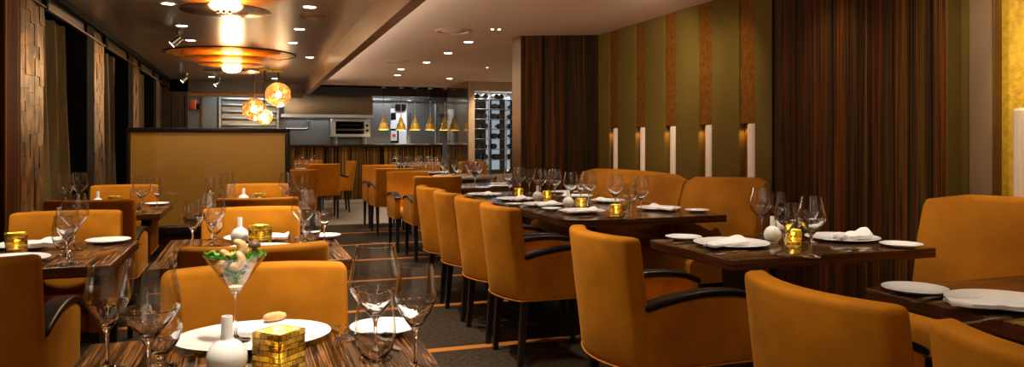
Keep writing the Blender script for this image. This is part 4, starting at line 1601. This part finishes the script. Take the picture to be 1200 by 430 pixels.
LD = [(197, 4, 'nearest lit downlight left of the nearer gold chandelier'), (213, 30, 'lit downlight above the swivel spotlight near the windows'),
      (223, 47, 'small lit downlight just left of the farther gold chandelier'), (363, 8, 'nearest lit downlight on the metal ceiling beside the beam'),
      (351, 34, 'second lit downlight beside the beam on the metal ceiling'), (343, 50, 'third lit downlight beside the beam on the metal ceiling'),
      (363, 67, 'farthest lit downlight beside the beam on the metal ceiling'), (322, 92, 'lit downlight just above the globe pendants'),
      (248, 90, 'tiny lit downlight near the dark end wall of the metal ceiling'),
      (549, 49, 'nearest lit downlight on the beige ceiling'), (525, 62, 'second lit downlight on the beige ceiling'),
      (500, 73, 'third lit downlight on the beige ceiling, right of the round vent'), (470, 81, 'fourth lit downlight on the beige ceiling'),
      (466, 88, 'fifth lit downlight on the beige ceiling, just behind the fourth'), (527, 92, 'lit downlight on the beige ceiling nearest the wine cabinet')]
for px, py, lb in LD:
    downlight(px, py, lb, 11 if px < 300 else 16)
for px, py, lb in [(577, 34, 'left one of two pinhole lights in the beige ceiling'), (585, 34, 'right one of two pinhole lights in the beige ceiling'), (571, 79, 'single pinhole light in the beige ceiling by the ebony block')]:
    q = at_z(px, py, CEIL)
    d_ = empty('pinhole_light', (q.x, q.y, CEIL), lb, 'downlight', 'pinhole ceiling lights')
    obj('lens', cached('plens', lambda: MB().lathe([(0, -.003), (.016, -.003), (.016, -.001), (0, -.001)], 14), 'lens'), 'lens', d_)
    obj('trim_ring', cached('pring', lambda: MB().lathe([(.017, -.005), (.028, -.004), (.03, 0), (.017, 0), (.017, -.005)], 18), 'white_panel'), 'white_panel', d_)
for px, py, r_, lb in [(531, 36, .19, 'larger round air vent in the beige ceiling, nearest us'), (466, 72, .19, 'round air vent in the beige ceiling halfway to the kitchen'),
                       (582, 89, .2, 'round air vent in the beige ceiling beside the ebony block'), (366, 19, .12, 'small round vent in the metal ceiling beside the beam')]:
    q = at_z(px, py, CEIL)
    v_ = empty('air_vent', (q.x, q.y, CEIL), lb, 'air vent', 'round ceiling vents')
    obj('vent_ring', MB().lathe([(r_ * .86, -.012), (r_, -.006), (r_, -.001), (r_ * .84, -.001), (r_ * .86, -.012)], 36), 'ceil_plain' if px > 400 else 'beam', v_)
    obj('vent_disc', MB().lathe([(0, -.016), (r_ * .55, -.012), (r_ * .6, -.006), (r_ * .55, -.004), (0, -.004)], 36), 'ceil_plain' if px > 400 else 'beam', v_)
for px, py, lb in [(210, 37, 'chrome swivel spotlight hanging from the metal ceiling near the windows'), (218.5, 86, 'small swivel spotlight on the metal ceiling near the dark end wall'), (257, 97, 'small swivel spotlight under the farther chandelier, above the kitchen shelving')]:
    q = at_z(px, py, CEIL) if py < 90 else at_z(257, 91.5, CEIL)
    s_ = empty('swivel_spotlight', (q.x, q.y, CEIL), lb, 'spotlight', 'swivel ceiling spotlights')
    obj('mount', MB().lathe([(0, -.03), (.03, -.028), (.035, -.001), (0, -.001)], 16), 'steel', s_)
    obj('arm', MB().tube([(0, 0, -.028), (-.01, 0, -.07)], .008, 8), 'steel', s_)
    h_ = obj('lamp_head', MB().tube([(.015, .0, -.06), (-.07, .0, -.135)], [.028, .036], 16), 'steel', s_)
    dv = Vector((-.085, 0, -.075)).normalized()
    e_ = Vector((-.07, 0, -.135))
    obj('lens', MB().tube([tuple(e_ + dv * .0005), tuple(e_ + dv * .003)], .031, 16), 'lens', h_)

# ------------------------------------------------------------------ light
WARM = (1, .88, .71)
# downlights over the tables and the aisle (outside the picture's upper edge)
for x, y, w, a_ in [(.0, 1.80, 62, 64), (.0, 3.82, 70, 66), (.0, 6.15, 56, 70), (-.95, 3.95, 62, 66), (-.95, 6.3, 46, 70),
                    (.62, 1.55, 44, 76), (.62, 2.85, 84, 76), (.64, 4.2, 84, 76), (.66, 5.5, 74, 80), (.0, .9, 14, 70), (-.95, 2.0, 18, 66),
                    (2.3, 1.75, 18, 62), (2.5, 3.1, 46, 70), (2.4, 4.9, 36, 72), (2.5, 6.3, 34, 72), (1.3, 8.0, 40, 76), (1.9, 10.6, 40, 76), (.8, 12.6, 30, 76)]:
    spot((x, y, CEIL - .02), w, a_, .75, WARM)
# wall washers along the niches and the gold panel
for c in strips[:5]:
    spot((WX + .03, c + .045, 1.385), .8, 120, .8, (1, .55, .2), .01, 'niche_light')
spot((WX - .35, 2.45, CEIL - .03), 15, 40, .6, (1, .8, .4), .03, 'niche_light', (WX, 2.5, 1.5))
spot((WX - .05, 2.45, 1.5), 1.0, 120, .8, (1, .7, .3), .02, 'niche_light', (WX + .04, 2.6, .9))
# added spots without fixtures, brightening the olive wall and the gold panel
for p_, t_, w_ in [((2.85, 2.2, CEIL - .03), (3.5, 2.55, 1.5), 12), ((2.85, 2.6, CEIL - .03), (3.5, 3.0, 1.5), 9), ((2.8, 3.6, CEIL - .03), (3.5, 3.8, 1.3), 9),
                   ((2.75, 4.55, CEIL - .03), (3.5, 5.1, 1.6), 13), ((2.75, 4.65, CEIL - .03), (3.5, 6.0, 1.6), 20), ((2.75, 4.75, CEIL - .03), (3.5, 7.0, 1.6), 26)]:
    spot(p_, w_, 72, .9, WARM, .04, 'added_wall_fill', t_)
# washers onto mosaic columns
for y in (6.0, 8.42, 10.93, 13.37):
    spot((LX + .3, y, CEIL - .03), 1.6, 50, .6, (1, .78, .52), .03, 'column_light', (LX, y, 1.1))
spot((-.35, 6.6, CEIL - .03), 16, 80, .7, WARM, .04, 'screen_light', (-.35, 7.25, 1.0))
# chandelier glow
for x, y, w in ((-.17, .7, 2), (-.17, 5.55, 14), (-.243, 10.4, 16)):
    point((x, y, CEIL - .34), w, (1, .72, .40), .12, 'chandelier_light')
for x, y, z in ((.45, 12.6, 2.1), (.1, 12.85, 1.85)):
    point((x, y, z - .3), 5, (1, .72, .42), .1, 'pendant_light')


def area(loc, sx, sy, w, col, name='ceiling_panel_light', rot=(0, 0, 0)):
    l = bpy.data.lights.new(name, 'AREA')
    l.shape = 'RECTANGLE'
    l.size, l.size_y = sx, sy
    l.energy = w
    l.color = col
    o = bpy.data.objects.new(name, l)
    COL.objects.link(o)
    o.location = loc
    o.rotation_euler = rot
    return o


area((.0, 16.0, 2.38), 1.2, .3, 20, (.72, .88, 1), 'kitchen_light')
area((3.2, 17.2, 2.38), 1.6, .5, 22, (.86, .92, 1), 'kitchen_light')
area((1.5, 17.1, 1.75), 1.6, .3, 4, (.85, .92, 1), 'kitchen_light')
area((4.5, 13.95, 2.2), .9, .3, 9, (.80, .90, 1), 'cabinet_light')
# added fill strip hidden behind the ceiling beam, brightening beige ceiling and olive wall
area((1.075, 6.6, 2.20), .05, 15.0, 16, (1, .90, .76), 'added_ceiling_fill', (0, -math.radians(94), 0))
spot((4.1, 12.9, CEIL - .03), 40, 70, .7, WARM, .04, 'added_cabinet_fill', (4.3, 13.7, 1.6))  # added spot without a fixture, brightens the wine cabinet frame
spot((2.6, 11.9, CEIL - .03), 36, 70, .6, WARM, .04)  # added beam, no fixture, lifts the crowded glass table
spot((1.75, 8.2, CEIL - .03), 70, 56, .6, WARM, .04)  # added beam with no fixture, brightens the distant chair facing the camera
for x in (1.3, 2.2, 3.1):
    spot((x, 15.0, CEIL - .03), 12, 75, .7, WARM, .04, 'bar_light', (x, 15.7, .7))

w = bpy.data.worlds.new('room_ambience')
SC.world = w
w.use_nodes = True
bg = w.node_tree.nodes['Background']
bg.inputs['Color'].default_value = (1, .70, .44, 1)
bg.inputs['Strength'].default_value = .15

# ------------------------------------------------------------------ camera
cam = bpy.data.cameras.new('camera')
cam.sensor_width = 36
cam.lens = 36 * F / 1200
cam.shift_x = 0
cam.shift_y = -(215 - HY) / 1200
cam.clip_start = .05
co = bpy.data.objects.new('camera', cam)
COL.objects.link(co)
co.location = (0, 0, CH)
co.rotation_euler = (PI / 2, 0, -TH)
SC.camera = co
SC.view_settings.view_transform = 'Standard'
SC.view_settings.look = 'None'
SC.view_settings.gamma = 1
SC.view_settings.use_curve_mapping = False
SC.view_settings.exposure = 1.12
SC.cycles.max_bounces = 20
SC.cycles.transmission_bounces = 20
SC.cycles.diffuse_bounces = 6
SC.cycles.sample_clamp_indirect = 6
